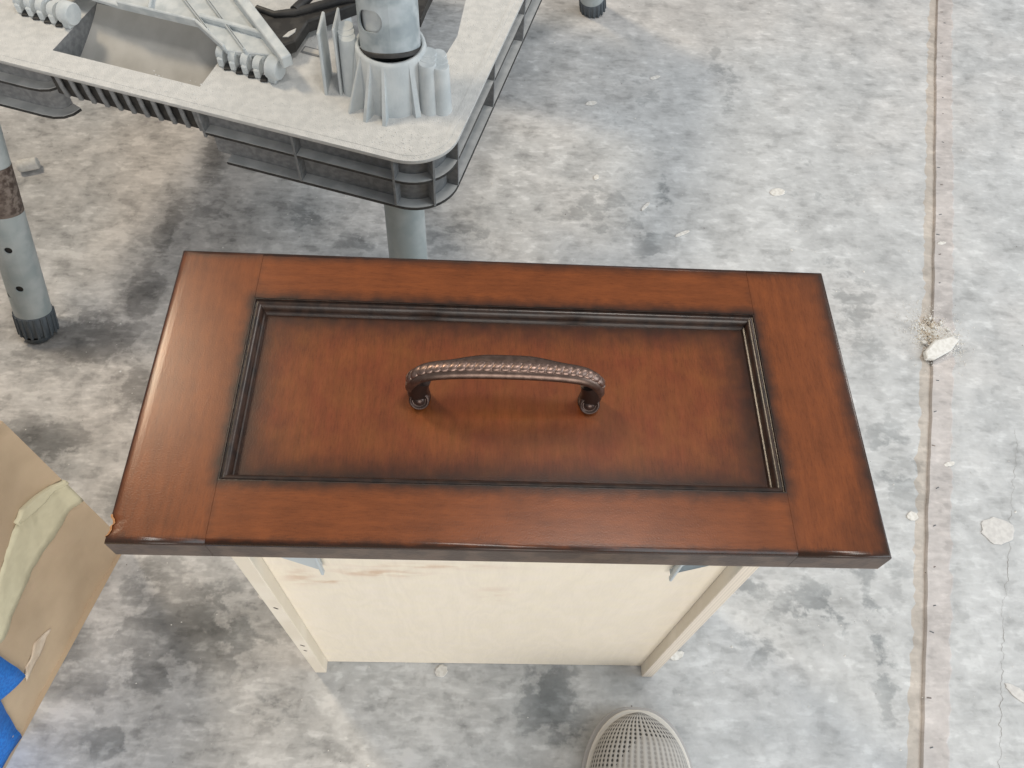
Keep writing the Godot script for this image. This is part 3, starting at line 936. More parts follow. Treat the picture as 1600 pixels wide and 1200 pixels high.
func work_table() -> void:
	var root := thing("work_table", "dust-covered grey plastic folding work table with tubular metal legs", "table", Vector3(-0.05378, 0, -0.31962))
	root.rotation.y = -deg_to_rad(16.0)
	var ty := 0.34
	# outline in (u, w = -v)
	var r := 0.047
	var corner := []
	for k in 13:
		var a := PI / 2.0 * k / 12.0
		corner.append(Vector2(-r + r * sin(a), -r + r * cos(a)))
	var outer := PackedVector2Array([Vector2(-0.62, -0.70), Vector2(-0.62, 0.0)])
	outer.append_array(PackedVector2Array(corner))
	outer.append(Vector2(0.0, -0.70))
	var pocket := pv([-0.4165, -0.030, -0.258, -0.030, -0.258, -0.112, -0.4165, -0.112])
	var hole := pv([-0.165, -0.155, -0.130, -0.128, -0.075, -0.130, -0.050, -0.152, -0.048, -0.19, -0.060, -0.26, -0.060, -0.50, -0.30, -0.50, -0.30, -0.29, -0.172, -0.20])
	var shelf := begin()
	for s in [[-0.7, -0.335], [-0.335, -0.11], [-0.11, 0.1]]:
		var part: PackedVector2Array = Geometry2D.intersect_polygons(outer, rect(s[0], -0.8, s[1], 0.1))[0]
		for hl in [pocket, hole]:
			var cut := Geometry2D.clip_polygons(part, hl)
			part = cut[0]
		var ids := Geometry2D.triangulate_polygon(part)
		for t in range(0, ids.size(), 3):
			tri(shelf, Vector3(part[ids[t]].x, ty, part[ids[t]].y), Vector3(part[ids[t + 1]].x, ty, part[ids[t + 1]].y), Vector3(part[ids[t + 2]].x, ty, part[ids[t + 2]].y), Vector3.UP)
	slab(shelf, outer, [[0.0004, ty - 0.0042], [-0.0002, ty - 0.0030], [-0.0002, ty - 0.0014], [0.0, ty]], false, false, true)
	var plate := obj("shelf_top", shelf, M.dust, root)
	# raised line just inside the rim
	var st := begin()
	var run := [Vector2(-0.6, 0.0)] + corner + [Vector2(0.0, -0.68)]
	strip(st, run, -0.0120, -0.0070, ty - 0.001, ty + 0.0003)
	obj("rim_bead", st, M.dust, plate)
	# clumps of sanding dust left near the corner and along the right band
	var dust := begin()
	for k in 900:
		var f := pow(rng.randf(), 1.6)
		var u := -0.006 - 0.062 * rng.randf()
		var v := 0.006 + 0.32 * f
		if k % 3 == 0:
			u = -0.30 * pow(rng.randf(), 2.0) - 0.01
			v = 0.008 + 0.028 * rng.randf()
		if Vector2(maxf(0.0, u + r), maxf(0.0, r - v)).length() > r - 0.003 or (u < -0.044 and v > 0.13 and u > -0.17):
			continue
		grain(dust, Vector3(u, ty - 0.0001, -v), rng.randf_range(0.0004, 0.0016), 0.5)
	obj("sanding_dust", dust, M.dust, plate).set_meta("kind", "stuff")
	# pocket and hole walls
	st = begin()
	for side in [[0, 1], [1, 2], [2, 3]]:
		var a: Vector2 = pocket[side[0]]
		var b: Vector2 = pocket[side[1]]
		quad(st, Vector3(a.x, ty, a.y), Vector3(b.x, ty, b.y), Vector3(b.x, ty - 0.05, b.y), Vector3(a.x, ty - 0.05, a.y), Vector3(-0.337, ty, -0.07) - Vector3(a.x + b.x, 2 * ty, a.y + b.y) / 2.0)
	quad(st, Vector3(-0.4165, ty, -0.03), Vector3(-0.4165, ty, -0.112), Vector3(-0.4165, ty - 0.05, -0.112), Vector3(-0.4165, ty - 0.05, -0.03), Vector3.RIGHT)
	obj("pocket_wall", st, M.web, root)
	st = begin()
	st.set_smooth_group(3)
	var prev := Vector3.ZERO
	for k in 15:
		var f := k / 14.0
		var pt := Vector3(0, ty - 0.0005 - 0.044 * pow(f, 0.85) * (1.0 - 0.12 * f), -0.1115 + 0.081 * f)
		if k > 0:
			quad(st, prev + Vector3(-0.4163, 0, 0), prev + Vector3(-0.2582, 0, 0), pt + Vector3(-0.2582, 0, 0), pt + Vector3(-0.4163, 0, 0), Vector3.UP)
		prev = pt
	obj("pocket_floor", st, M.pocket, root)
	st = begin()
	for i in hole.size():
		var a := hole[i]
		var b := hole[(i + 1) % hole.size()]
		var e := b - a
		quad(st, Vector3(a.x, ty, a.y), Vector3(b.x, ty, b.y), Vector3(b.x, ty - 0.04, b.y), Vector3(a.x, ty - 0.04, a.y), Vector3(-0.13, 0, -0.3) - Vector3((a.x + b.x) / 2, 0, (a.y + b.y) / 2))
	obj("opening_wall", st, M.dusty_blue, root)
	# ribbed rim: recessed web, flanges and ribs
	var right_run := [Vector2(-0.247, 0.0), Vector2(-0.15, 0.0)] + corner + [Vector2(0.0, -0.2), Vector2(0.0, -0.4), Vector2(0.0, -0.70)]
	var low_run := [Vector2(-0.232, 0.0), Vector2(-0.15, 0.0)] + corner + [Vector2(0.0, -0.2), Vector2(0.0, -0.4), Vector2(0.0, -0.70)]
	var left_run := [Vector2(-0.62, 0.0), Vector2(-0.44, 0.0), Vector2(-0.428, -0.001), Vector2(-0.418, -0.005), Vector2(-0.411, -0.013), Vector2(-0.408, -0.022)]
	for k in 2:
		var path: Array = [right_run, left_run][k]
		st = begin()
		strip(st, path, -0.0150, -0.0125, 0.2765, ty - 0.0008)
		obj("recessed_web", st, M.web, root)
		st = begin()
		strip(st, path, -0.0137, -0.0008, 0.3085, 0.3112)
		flange(st, path, 0.3113, root)
		st = begin()
		strip(st, low_run if k == 0 else path, -0.030, -0.0004, 0.2742, 0.2768)
		flange(st, low_run if k == 0 else path, 0.2769, root)
	for q in [[-0.1515, 0.0, 0.0], [-0.0505, 0.0, 0.0], [-0.2475, 0.0, 0.1], [-0.53, 0.0, 0.0]]:
		st = begin()
		box(st, Vector3(q[0], 0.307 + q[2] * 0.15, -0.0070), Vector3(0.0026, 0.064 - q[2] * 0.3, 0.0130), 0.0003)
		obj("rib", st, M.web, root)
	for v in [0.0475, 0.171, 0.290, 0.41, 0.53, 0.65]:
		st = begin()
		box(st, Vector3(-0.0070, 0.307, -v), Vector3(0.0130, 0.064, 0.0026), 0.0003)
		obj("rib", st, M.web, root)
	st = begin()
	box(st, Vector3(-0.0185, 0.307, -0.0185), Vector3(0.013, 0.064, 0.0026), 0.0003, Basis(Vector3.UP, -PI / 4))
	obj("rib", st, M.web, root)
	# finger grip: upright fins under the rim, between the two ribbed runs
	st = begin()
	strip(st, [Vector2(-0.409, 0.0), Vector2(-0.249, 0.0)], -0.0085, -0.0062, 0.3088, ty - 0.0012)
	obj("grip_web", st, M.black, root)
	for k in 11:
		var u := -0.3985 + 0.0146 * k
		st = begin()
		tube(st, [Vector3(u, ty - 0.004, -0.0034), Vector3(u + 0.0004, 0.322, -0.0036), Vector3(u + 0.001, 0.3125, -0.0046), Vector3(u + 0.001, 0.3090, -0.0058)], [0.0024, 0.0024, 0.0026, 0.0020], 10)
		box(st, Vector3(u, 0.3225, -0.0050), Vector3(0.0026, 0.027, 0.0040), 0.0004)
		obj("grip_fin", st, M.web, root)
	# small slot in the shelf top
	st = begin()
	XF = Transform3D(Basis(Vector3.UP, -0.03), Vector3(-0.1755, ty, -0.1150))
	box(st, Vector3(0, 0.0004, 0), Vector3(0.026, 0.0012, 0.0105), 0.0003)
	obj("slot_frame", st, M.web, root)
	st = begin()
	XF = Transform3D(Basis(Vector3.UP, -0.03), Vector3(-0.1755, ty, -0.1150))
	box(st, Vector3(0, 0.0009, 0), Vector3(0.0225, 0.0010, 0.0065), 0.0002)
	obj("slot_cover", st, M.pocket, root)
	leg_socket(root, ty)
	hinged_flap(root, ty)
	# legs: [socket u, v at shelf height, slopes per metre of height, top]
	leg(root, Vector3(-0.078, ty, -0.084), Vector3(-0.160, 1, -0.37), true, [[-0.62, 0.060], [-0.62, 0.115]], 0.62)
	leg(root, Vector3(-0.524, ty, -0.020), Vector3(-0.045, 1, -0.385), true, [[0.45, 0.078], [0.48, 0.130], [-0.5, 0.115], [-0.5, 0.063], [0.45, 0.185]], 0.40)
	leg(root, Vector3(-0.03, ty, -0.665), Vector3(-0.11, 1, 0.36), false, [], 0.5)
	leg(root, Vector3(-0.52, ty, -0.665), Vector3(0.02, 1, 0.36), false, [], 0.5)

func flange(st: SurfaceTool, path: Array, y: float, root: Node3D) -> void:
	var f := obj("flange", st, M.black, root)
	var a := begin()
	strip(a, path, -0.0123, -0.0012, y - 0.0004, y + 0.0005)
	obj("dust_layer", a, M.dusty_grey, f)

func leg(root: Node3D, socket: Vector3, way: Vector3, holes: bool, spots: Array, top: float) -> void:
	var d := way.normalized()
	var foot := socket - way * (socket.y / way.y)
	var z := Vector3(0, 0, 1)
	var x := d.cross(Vector3(0, 0, -1)).normalized() * -1.0
	x = Vector3(1, 0, 0) - d * d.x
	x = x.normalized()
	z = x.cross(d).normalized()
	var at := Transform3D(Basis(x, d, z), foot)
	var length := (top - 0.0) / d.y
	var low := begin()
	XF = at
	var hl := []
	for s in spots:
		hl.append([s[0] * 1.0, s[1], 0.0042, 0.0042])
	holed_tube(low, 0.0213, 0.030, 0.40 if top > 0.45 else 0.34, hl)
	var l := obj("leg", low, M.pole, root)
	if spots.size() > 2:
		var ins := begin()
		XF = at
		tube(ins, [Vector3(0, 0.028, 0), Vector3(0, 0.33, 0)], [0.0185, 0.0185], 24)
		obj("inner_tube", ins, M.black, l)
		var bt := begin()
		XF = at * Transform3D(Basis(Vector3.UP, 0.3) * Basis(Vector3.RIGHT, PI / 2), Vector3(0.0063, 0.205, 0.0200))
		lathe(bt, [Vector2(0.004, -0.002), Vector2(0.004, 0.002), Vector2(0.003, 0.0036), Vector2(0.0, 0.0042)], 16)
		obj("spring_button", bt, M.clip, l)
		var ru := begin()
		XF = at
		tube(ru, [Vector3(0, 0.170, 0), Vector3(0, 0.226, 0)], [0.0217, 0.0217], 28, false)
		obj("adhesive_residue", ru, M.rust, l)
	# ribbed foot cap
	var ft := begin()
	XF = at
	lathe(ft, [Vector2(0.0, 0.004), Vector2(0.019, 0.004), Vector2(0.0215, 0.007), Vector2(0.0222, 0.034), Vector2(0.0205, 0.0345)], 32)
	for k in 18:
		var a := TAU * k / 18.0
		box(ft, Vector3(0.0222 * sin(a), 0.0195, 0.0222 * cos(a)), Vector3(0.0032, 0.029, 0.0026), 0.0005, Basis(Vector3.UP, a))
	# the cap stands flat on the floor
	XF = Transform3D(Basis(), foot)
	lathe(ft, [Vector2(0.0, 0.0003), Vector2(0.0165, 0.0003), Vector2(0.0185, 0.002), Vector2(0.0185, 0.010)], 28)
	obj("foot_cap", ft, M.foot, l)
	if top > 0.55:
		# wider upper sleeve with its slotted hole
		var up := begin()
		XF = at
		var base := (socket.y + 0.042) / d.y
		holed_tube(up, 0.0285, base, length, [[-0.32, base + 0.027, 0.0140, 0.0095]])
		var u := obj("upper_leg", up, M.pole_up, root)
		var inn := begin()
		XF = at
		tube(inn, [Vector3(0, base + 0.001, 0), Vector3(0, length - 0.01, 0)], [0.0245, 0.0245], 32)
		obj("inner_tube", inn, M.dusty_blue, u)
		var ring := begin()
		XF = at
		lathe(ring, [Vector2(0.0292, base - 0.004), Vector2(0.0292, base + 0.0003), Vector2(0.027, base + 0.0003)], 36)
		obj("leg_seal", ring, M.black, u)

func leg_socket(root: Node3D, ty: float) -> void:
	var way := Vector3(-0.160, 1, -0.37)
	var at := Transform3D(Basis(Vector3(1, 0, 0), way, Vector3(0, 0, 1)), Vector3(-0.078, ty, -0.084) - way * 0.0)
	var st := begin()
	XF = at
	# collar, lower behind than in front, as the rim is cut square to the leg
	lathe(st, [Vector2(0.0350, -0.002), Vector2(0.0338, 0.042), Vector2(0.0328, 0.0450), Vector2(0.0300, 0.0450), Vector2(0.0295, 0.02)], 44)
	var socket := obj("leg_socket", st, M.dusty_blue, root)
	# fins that widen to the shelf
	for k in 8:
		var a: float = [-0.66, -0.27, 0.14, 0.95, 1.25, -1.05, 2.2, -2.2][k]
		st = begin()
		XF = at * Transform3D(Basis(Vector3.UP, a), Vector3.ZERO)
		var reach: float = [0.052, 0.049, 0.047, 0.041, 0.045, 0.042, 0.043, 0.043][k]
		var wide: float = [0.0028, 0.0036, 0.0036, 0.0060, 0.0040, 0.0028, 0.0028, 0.0028][k]
		for s in [-1, 1]:
			var x: float = wide / 2.0 * s
			quad(st, Vector3(x, 0.0, 0.028), Vector3(x, 0.0, reach), Vector3(x * 0.8, 0.0435, 0.0335), Vector3(x * 0.8, 0.0435, 0.028), Vector3(s, 0, 0))
		quad(st, Vector3(-wide / 2, 0.0, reach), Vector3(wide / 2, 0.0, reach), Vector3(wide * 0.4, 0.0435, 0.0335), Vector3(-wide * 0.4, 0.0435, 0.0335), Vector3(0, 0, 1))
		quad(st, Vector3(-wide * 0.4, 0.0435, 0.0335), Vector3(wide * 0.4, 0.0435, 0.0335), Vector3(wide * 0.4, 0.0435, 0.028), Vector3(-wide * 0.4, 0.0435, 0.028), Vector3(0, 1, 0))
		obj("socket_fin", st, M.dusty_blue, socket)
	# cheek plates on either side
	for q in [[-0.066, 0.008, 0.054, 0.003], [-0.052, 0.004, 0.058, 0.0024], [-0.043, 0.004, 0.048, 0.013], [0.038, 0.004, 0.042, 0.007], [0.048, 0.0, 0.040, 0.012]]:
		st = begin()
		XF = at
		if q[3] > 0.005:
			# rounded lobe
			for e in 3:
				var at_ := Vector3(q[0] + (e - 1) * q[3] * 0.28, -0.0004 * e, q[1] - 0.007 + 0.0065 * e)
				tube(st, [at_ - Vector3(0, 0.001, 0), at_ + Vector3(0, q[2] - 0.004, 0), at_ + Vector3(0, q[2] - 0.001, 0), at_ + Vector3(0, q[2], 0)], [0.0094, 0.0084, 0.0083, 0.0078], 22)
			obj("socket_cheek", st, M.dusty_blue, socket)
			continue
		box(st, Vector3(q[0], q[2] / 2.0 - 0.001, q[1]), Vector3(q[3], q[2], 0.034 if q[3] < 0.004 else 0.024), 0.0009, Basis(Vector3.UP, 0.25 if q[0] < 0 else -0.3))
		obj("socket_cheek", st, M.dusty_blue, socket)

func hinged_flap(root: Node3D, ty: float) -> void:
	# ribbed hinge plate folded down over the shelf; local x along the hinge line, -z away, rising
	var rise := Basis(Vector3.RIGHT, 0.07)
	var y := ty + 0.0165
	var st := begin()
	XF = Transform3D(rise, Vector3(0, y, -0.070))
	var plate := pv([-0.2445, 0.003, -0.187, -0.008, -0.2652, -0.0702, -0.29, -0.095, -0.45, -0.095, -0.45, -0.028, -0.372, -0.0215, -0.287, -0.022])
	# the plate leans to the left as it rises
	slab(st, plate, [[0.0, -0.002], [0.0, 0.0012], [0.0008, 0.002]])
	var flap := obj("hinged_flap", st, M.dusty_blue, root)
	for q in [[Vector2(-0.178, 0.004), Vector2(-0.288, -0.088), 0.0105, 0.013], [Vector2(-0.2445, 0.003), Vector2(-0.287, -0.022), 0.0030, 0.007], [Vector2(-0.287, -0.022), Vector2(-0.372, -0.0215), 0.0030, 0.007], [Vector2(-0.225, 0.0), Vector2(-0.335, -0.092), 0.0026, 0.006], [Vector2(-0.270, -0.014), Vector2(-0.37, -0.094), 0.0026, 0.006], [Vector2(-0.212, -0.026), Vector2(-0.287, -0.030), 0.0050, 0.007], [Vector2(-0.338, -0.023), Vector2(-0.352, -0.06), 0.003, 0.006]]:
		st = begin()
		XF = Transform3D(rise, Vector3(0, y, -0.070))
		var a: Vector2 = q[0]
		var b: Vector2 = q[1]
		var d := b - a
		box(st, Vector3((a.x + b.x) / 2, q[3] / 2.0 + 0.0012, (a.y + b.y) / 2), Vector3(q[2], q[3], d.length()), 0.0010, Basis(Vector3.UP, atan2(d.x, d.y)))
		obj("flap_rib", st, M.dusty_blue, flap)
	for hinge in [[-0.252, -0.0725], [-0.478, -0.0790]]:
		for k in 5:
			st = begin()
			var u: float = hinge[0] + 0.0135 * k
			XF = Transform3D(Basis(Vector3.UP, -0.08), Vector3(u, ty, hinge[1] + 0.0012 * k))
			if k == 4:
				# end cap of the hinge pin
				tube(st, [Vector3(-0.002, 0.0115, 0), Vector3(0.0085, 0.0115, 0), Vector3(0.0098, 0.0115, 0)], [0.0112, 0.0112, 0.0102], 24)
				box(st, Vector3(0.003, 0.004, 0), Vector3(0.009, 0.009, 0.019), 0.001)
			else:
				tube(st, [Vector3(-0.0036, 0.010, 0), Vector3(0.0036, 0.010, 0)], [0.0078, 0.0078], 18)
				box(st, Vector3(0, 0.005, 0.004), Vector3(0.0062, 0.010, 0.012), 0.0012, Basis(Vector3.UP, 0.18))
				box(st, Vector3(0, 0.013, -0.006), Vector3(0.009, 0.007, 0.012), 0.0012)
			obj("hinge_knuckle", st, M.dusty_blue, root)
			if k < 4:
				st = begin()
				box(st, Vector3(u + 0.0068, ty + 0.0012, hinge[1] + 0.0085 + 0.0012 * k), Vector3(0.0066, 0.0020, 0.0085), 0.0003, Basis(Vector3.UP, 0.25))
				obj("hinge_gap", st, M.black, root)
	# black folding brace lying beside the hinge plate
	st = begin()
	XF = Transform3D(Basis(), Vector3(0, ty + 0.006, 0))
	slab(st, pv([-0.2465, -0.140, -0.2173, -0.1339, -0.2045, -0.1450, -0.180, -0.168, -0.1567, -0.189, -0.150, -0.182, -0.1880, -0.1345, -0.1876, -0.1019, -0.1944, -0.0930, -0.2073, -0.0945, -0.2224, -0.1122]), [[0.0012, 0.0], [0.0, 0.0015], [0.0, 0.012], [0.0015, 0.0135]])
	var brace := obj("folding_brace", st, M.black, root)
	st = begin()
	tube(st, [Vector3(-0.2050, ty + 0.022, -0.142), Vector3(-0.2000, ty + 0.0225, -0.170), Vector3(-0.1900, ty + 0.0225, -0.205), Vector3(-0.186, ty + 0.0225, -0.27)], [0.0052, 0.0050, 0.005, 0.005], 12)
	tube(st, [Vector3(-0.243, ty + 0.020, -0.135), Vector3(-0.222, ty + 0.021, -0.131), Vector3(-0.205, ty + 0.021, -0.140), Vector3(-0.17, ty + 0.021, -0.175), Vector3(-0.13, ty + 0.021, -0.205)], [0.0035, 0.0035, 0.0045, 0.0045, 0.0045], 12)
	obj("brace_rib", st, M.black, brace)
	st = begin()
	XF = Transform3D(Basis(), Vector3(0, ty + 0.0198, 0))
	slab(st, pv([-0.2007, -0.1022, -0.1986, -0.1118, -0.1935, -0.1195, -0.1922, -0.1135, -0.1954, -0.1042]), [[0.0, 0.0], [0.0003, 0.0006]])
	obj("brace_slot", st, M.dust, brace)
	st = begin()
	XF = Transform3D(Basis(), Vector3(0, ty - 0.012, 0))
	slab(st, pv([-0.16, -0.30, -0.1134, -0.225, -0.0985, -0.2042, -0.0945, -0.2062, -0.0970, -0.235, -0.10, -0.32]), [[0.0, 0.0], [0.0, 0.010]])
	obj("folding_brace", st, M.black, root)

# ------------------------------------------------------------------ the box wrapped in kraft paper
func paper_box() -> void:
	var root := thing("paper_wrapped_box", "box wrapped in brown kraft paper with cream and blue masking tape", "box", Vector3(-0.3975, 0, -0.077))
	# local x along the visible face's foot, local z out of the face
	var e := Vector3(-0.25782, 0, 0.96619)
	var n := Vector3(0.96619, 0, 0.25782)
	root.transform = Transform3D(Basis(e, Vector3.UP, n) , Vector3(-0.3975, 0, -0.077))
	var crease := noise(91, 9.0, 3)
	var st := begin()
	st.set_smooth_group(3)
	var nx := 60
	var ny := 40
	var on := func(i: int, j: int) -> Vector3:
		var x := 0.62 * i / nx
		var y := 0.2856 * j / ny
		var edge := minf(minf(x, 0.62 - x), minf(0.2856 - y, 0.03))
		var z := crease.get_noise_2d(x * 0.9 + y * 0.5, y * 0.35) * 0.004 + 0.0055 * absf(crease.get_noise_2d(x * 2.0 - y * 1.2 + 4.0, y * 0.5)) - 0.006
		return Vector3(x, y + 0.0004, z * smoothstep(0.0, 0.012, edge))
	for i in nx:
		for j in ny:
			quad(st, on.call(i, j), on.call(i + 1, j), on.call(i + 1, j + 1), on.call(i, j + 1), Vector3(0, 0, 1))
	st.set_smooth_group(-1)
	var b := [Vector3(0, 0.0004, 0), Vector3(0.62, 0.0004, 0), Vector3(0.62, 0.286, 0), Vector3(0, 0.286, 0)]
	var back := Vector3(0, 0, -0.42)
	for k in 4:
		quad(st, b[k], b[(k + 1) % 4], b[(k + 1) % 4] + back, b[k] + back, [Vector3.DOWN, Vector3.RIGHT, Vector3.UP, Vector3.LEFT][k])
	quad(st, b[0] + back, b[1] + back, b[2] + back, b[3] + back, Vector3(0, 0, -1))
	obj("kraft_paper", st, M.kraft, root)
	# tapes follow the creased face
	var z_at := func(p: Vector2, lift: float) -> Vector3:
		var edge := minf(minf(p.x, 0.62 - p.x), minf(0.2856 - p.y, 0.03))
		var z := crease.get_noise_2d(p.x * 0.9 + p.y * 0.5, p.y * 0.35) * 0.004 + 0.0055 * absf(crease.get_noise_2d(p.x * 2.0 - p.y * 1.2 + 4.0, p.y * 0.5)) - 0.006
		return Vector3(p.x, p.y, z * smoothstep(0.0, 0.012, maxf(edge, 0.0)) + lift)
	ribbon("masking_tape", [Vector2(0.0, 0.1655), Vector2(0.02, 0.177), Vector2(0.040, 0.1865), Vector2(0.060, 0.186), Vector2(0.095, 0.1715), Vector2(0.15, 0.164), Vector2(0.24, 0.150)], [Vector2(0.0, 0.1238), Vector2(0.02, 0.126), Vector2(0.042, 0.1283), Vector2(0.066, 0.1260), Vector2(0.090, 0.1255), Vector2(0.146, 0.1186), Vector2(0.24, 0.104)], z_at, 0.0012, M.cream, root)
	ribbon("tape_fold", [Vector2(-0.0004, 0.1715), Vector2(0.012, 0.1765), Vector2(0.026, 0.1850), Vector2(0.042, 0.1940), Vector2(0.053, 0.1900)], [Vector2(-0.0004, 0.1655), Vector2(0.012, 0.1690), Vector2(0.026, 0.1730), Vector2(0.042, 0.1805), Vector2(0.053, 0.1860)], z_at, 0.0042, M.cream, root)
	ribbon("painters_tape", [Vector2(0.150, 0.112), Vector2(0.153, 0.080), Vector2(0.1564, 0.0506)], [Vector2(0.26, 0.125), Vector2(0.225, 0.095), Vector2(0.1835, 0.0700)], z_at, 0.0030, M.blue, root)
	ribbon("painters_tape", [Vector2(0.174, 0.092), Vector2(0.1900, 0.044), Vector2(0.2050, 0.0010)], [Vector2(0.31, 0.10), Vector2(0.30, 0.05), Vector2(0.30, 0.0010)], z_at, 0.0022, M.blue, root)
	ribbon("paper_tear", [Vector2(0.110, 0.0455), Vector2(0.128, 0.0605), Vector2(0.150, 0.058)], [Vector2(0.110, 0.0452), Vector2(0.136, 0.0400), Vector2(0.160, 0.042)], z_at, 0.0014, M.crumb_pale, root)

func ribbon(called: String, a: Array, b: Array, z_at: Callable, lift: float, m: Material, root: Node3D) -> void:
	var st := begin()
	st.set_smooth_group(3)
	var steps := 6
	var across := 6
	var pts := []
	for i in a.size() - 1:
		for s in steps + (1 if i == a.size() - 2 else 0):
			var f := float(s) / steps
			var row := []
			for j in across + 1:
				row.append(z_at.call(a[i].lerp(a[i + 1], f).lerp(b[i].lerp(b[i + 1], f), float(j) / across), lift))
			pts.append(row)
	for i in pts.size() - 1:
		for j in across:
			quad(st, pts[i][j], pts[i][j + 1], pts[i + 1][j + 1], pts[i + 1][j], Vector3(0, 0, 1))
	# thickness at the rims
	for i in pts.size() - 1:
		for j in [0, across]:
			var dz := Vector3(0, 0, -lift + 0.0002)
			quad(st, pts[i][j], pts[i + 1][j], pts[i + 1][j] + dz, pts[i][j] + dz, pts[i][j] - pts[i][across - j])
	for i in [0, pts.size() - 1]:
		for j in across:
			var dz := Vector3(0, 0, -lift + 0.0002)
			quad(st, pts[i][j], pts[i][j + 1], pts[i][j + 1] + dz, pts[i][j] + dz, pts[i][j] - pts[1 if i == 0 else pts.size() - 2][j])
	obj(called, st, m, root)

# ------------------------------------------------------------------ the shoe
func mesh_cloth(eyelet := 1.0) -> StandardMaterial3D:
	M.crumb_pale = patchy(mottle(48, 0.03, Color(0.56, 0.45, 0.34), Color(0.66, 0.56, 0.45)), 0.8, 8.0)
	# one knitted cell row: eyelets between ribs
	var n := 64
	var d := PackedByteArray()
	var hgt := PackedByteArray()
	for j in n:
		for i in n:
			var x := (i + 0.5) / n
			var y := (j + 0.5) / n
			var hole := smoothstep(0.25, 0.16, Vector2((x - 0.5) * 0.9, (y - 0.5) * 0.62).length())
			var rib := 0.5 + 0.5 * cos((x - 0.0) * TAU)
			var v := lerpf(0.37 + 0.12 * rib, 0.045, hole * eyelet)
			d.append_array([to_byte(v), to_byte(v * 0.95), to_byte(v * 0.89)])
			hgt.append(int(255.0 * clampf(0.35 + 0.5 * rib - hole * 0.5, 0.0, 1.0)))
	var m := StandardMaterial3D.new()
	m.albedo_texture = tex(d, n, n)
	m.roughness = 0.9
	m.heightmap_enabled = true
	m.heightmap_texture = ImageTexture.create_from_image(Image.create_from_data(n, n, false, Image.FORMAT_L8, hgt))
	m.heightmap_scale = 0.05
	return m

func shoe() -> void:
	var root := thing("shoe", "pale knitted mesh shoe toe poking in at the bottom of the picture", "shoe", Vector3(0.1545, 0, 0.0965))
	root.rotation.y = -0.06
	# length runs along +z from the toe; half width and height per station
	var L := 0.285
	var hw := func(t: float) -> float:
		var toe := sqrt(clampf(1.0 - pow(1.0 - clampf(t / 0.26, 0.0, 1.0), 2.0), 0.0, 1.0))
		var heel := sqrt(clampf(1.0 - pow(clampf((t - 0.88) / 0.12, 0.0, 1.0), 2.0), 0.0, 1.0))
		return 0.0505 * toe * heel * lerpf(1.0, 0.70, smoothstep(0.32, 0.75, t))
	var top := func(t: float) -> float:
		return 0.030 + 0.022 * smoothstep(0.0, 0.12, t) + 0.038 * smoothstep(0.10, 0.55, t)
	var st := begin()
	var rear := begin()
	st.set_smooth_group(3)
	rear.set_smooth_group(3)
	var n := 96
	var m := 52
	var ring := func(i: int, j: int) -> Array:
		var t := pow(float(i) / n, 1.5)
		var a := PI * j / m
		var w: float = hw.call(t)
		var y: float = 0.016 + (top.call(t) - 0.016) * pow(maxf(0.0, sin(a)), 0.62) * (1.0 if w > 0.0 else 0.0)
		var c := cos(a)
		var p := Vector3(-signf(c) * pow(absf(c), 0.9) * w, y if i > 0 else 0.018 + 0.010 * sin(a), t * L + 0.004 * (1.0 - sin(a)) * 0.0)
		return [p, Vector2(float(j) / m * 26.0, t * L / 0.0042)]
	for i in n:
		for j in m:
			var q := [ring.call(i, j), ring.call(i, j + 1), ring.call(i + 1, j + 1), ring.call(i + 1, j)]
			var mid: Vector3 = (q[0][0] + q[2][0]) / 2.0
			# the foot opening
			if mid.z > 0.165 and mid.z < 0.262 and mid.y > 0.074 and absf(mid.x) < 0.026:
				continue
			var out := Vector3(mid.x, mid.y - 0.01, mid.z - 0.1)
			var ids := [0, 1, 2, 0, 2, 3]
			if (q[1][0] - q[0][0]).cross(q[2][0] - q[0][0]).dot(out) > 0.0:
				ids = [0, 2, 1, 0, 3, 2]
			var part := st if mid.z < 0.026 + 1.1 * maxf(0.0, -mid.x - 0.004) else rear
			for k in ids:
				part.set_uv(q[k][1])
				part.add_vertex(q[k][0])
	obj("mesh_toe", st, M.mesh, root)
	obj("ribbed_vamp", rear, M.knit, root)
	for layer in [["sole", 0.0004, 0.013, 0.0052, M.sole], ["sole_band", 0.013, 0.0175, 0.0066, M.sole_band], ["sole_rim", 0.0175, 0.023, 0.0032, M.sole]]:
		var o := PackedVector2Array()
		for s in [1, -1]:
			for i in 33:
				var k: int = i if s > 0 else 32 - i
				if (k == 0 or k == 32) and s < 0:
					continue
				var t := 0.5 - 0.5 * cos(PI * k / 32.0)
				var w: float = hw.call(t)
				o.append(Vector2(s * (w + layer[3] * (1.0 if w > 0.001 else 0.0)), t * L + (t - 0.5) * 2.0 * layer[3]))
		st = begin()
		slab(st, o, [[0.0012, layer[1]], [0.0, layer[1] + 0.0012], [0.0, layer[2] - 0.0008], [0.001, layer[2]]], true, true, true)
		obj(layer[0], st, layer[4], root)
	st = begin()
	tube(st, [Vector3(0, 0.035, 0.205), Vector3(0, 0.075, 0.213), Vector3(0, 0.12, 0.222)], [0.027, 0.031, 0.034], 24)
	obj("sock", st, M.sock, root)

# ------------------------------------------------------------------ bits lying on the floor
func flake(st: SurfaceTool, size: Vector2, thick: float, sides: int) -> void:
	var o := PackedVector2Array()
	for k in sides:
		var a := TAU * k / sides + rng.randf_range(-0.25, 0.25) * 7.0 / sides
		var r := rng.randf_range(0.65, 1.1) if sides < 15 else rng.randf_range(0.86, 1.08)
		o.append(Vector2(cos(a) * size.x * r, sin(a) * size.y * r))
	slab(st, o, [[0.0, 0.0], [0.0, thick * 0.7], [minf(size.x, size.y) * 0.12, thick]])

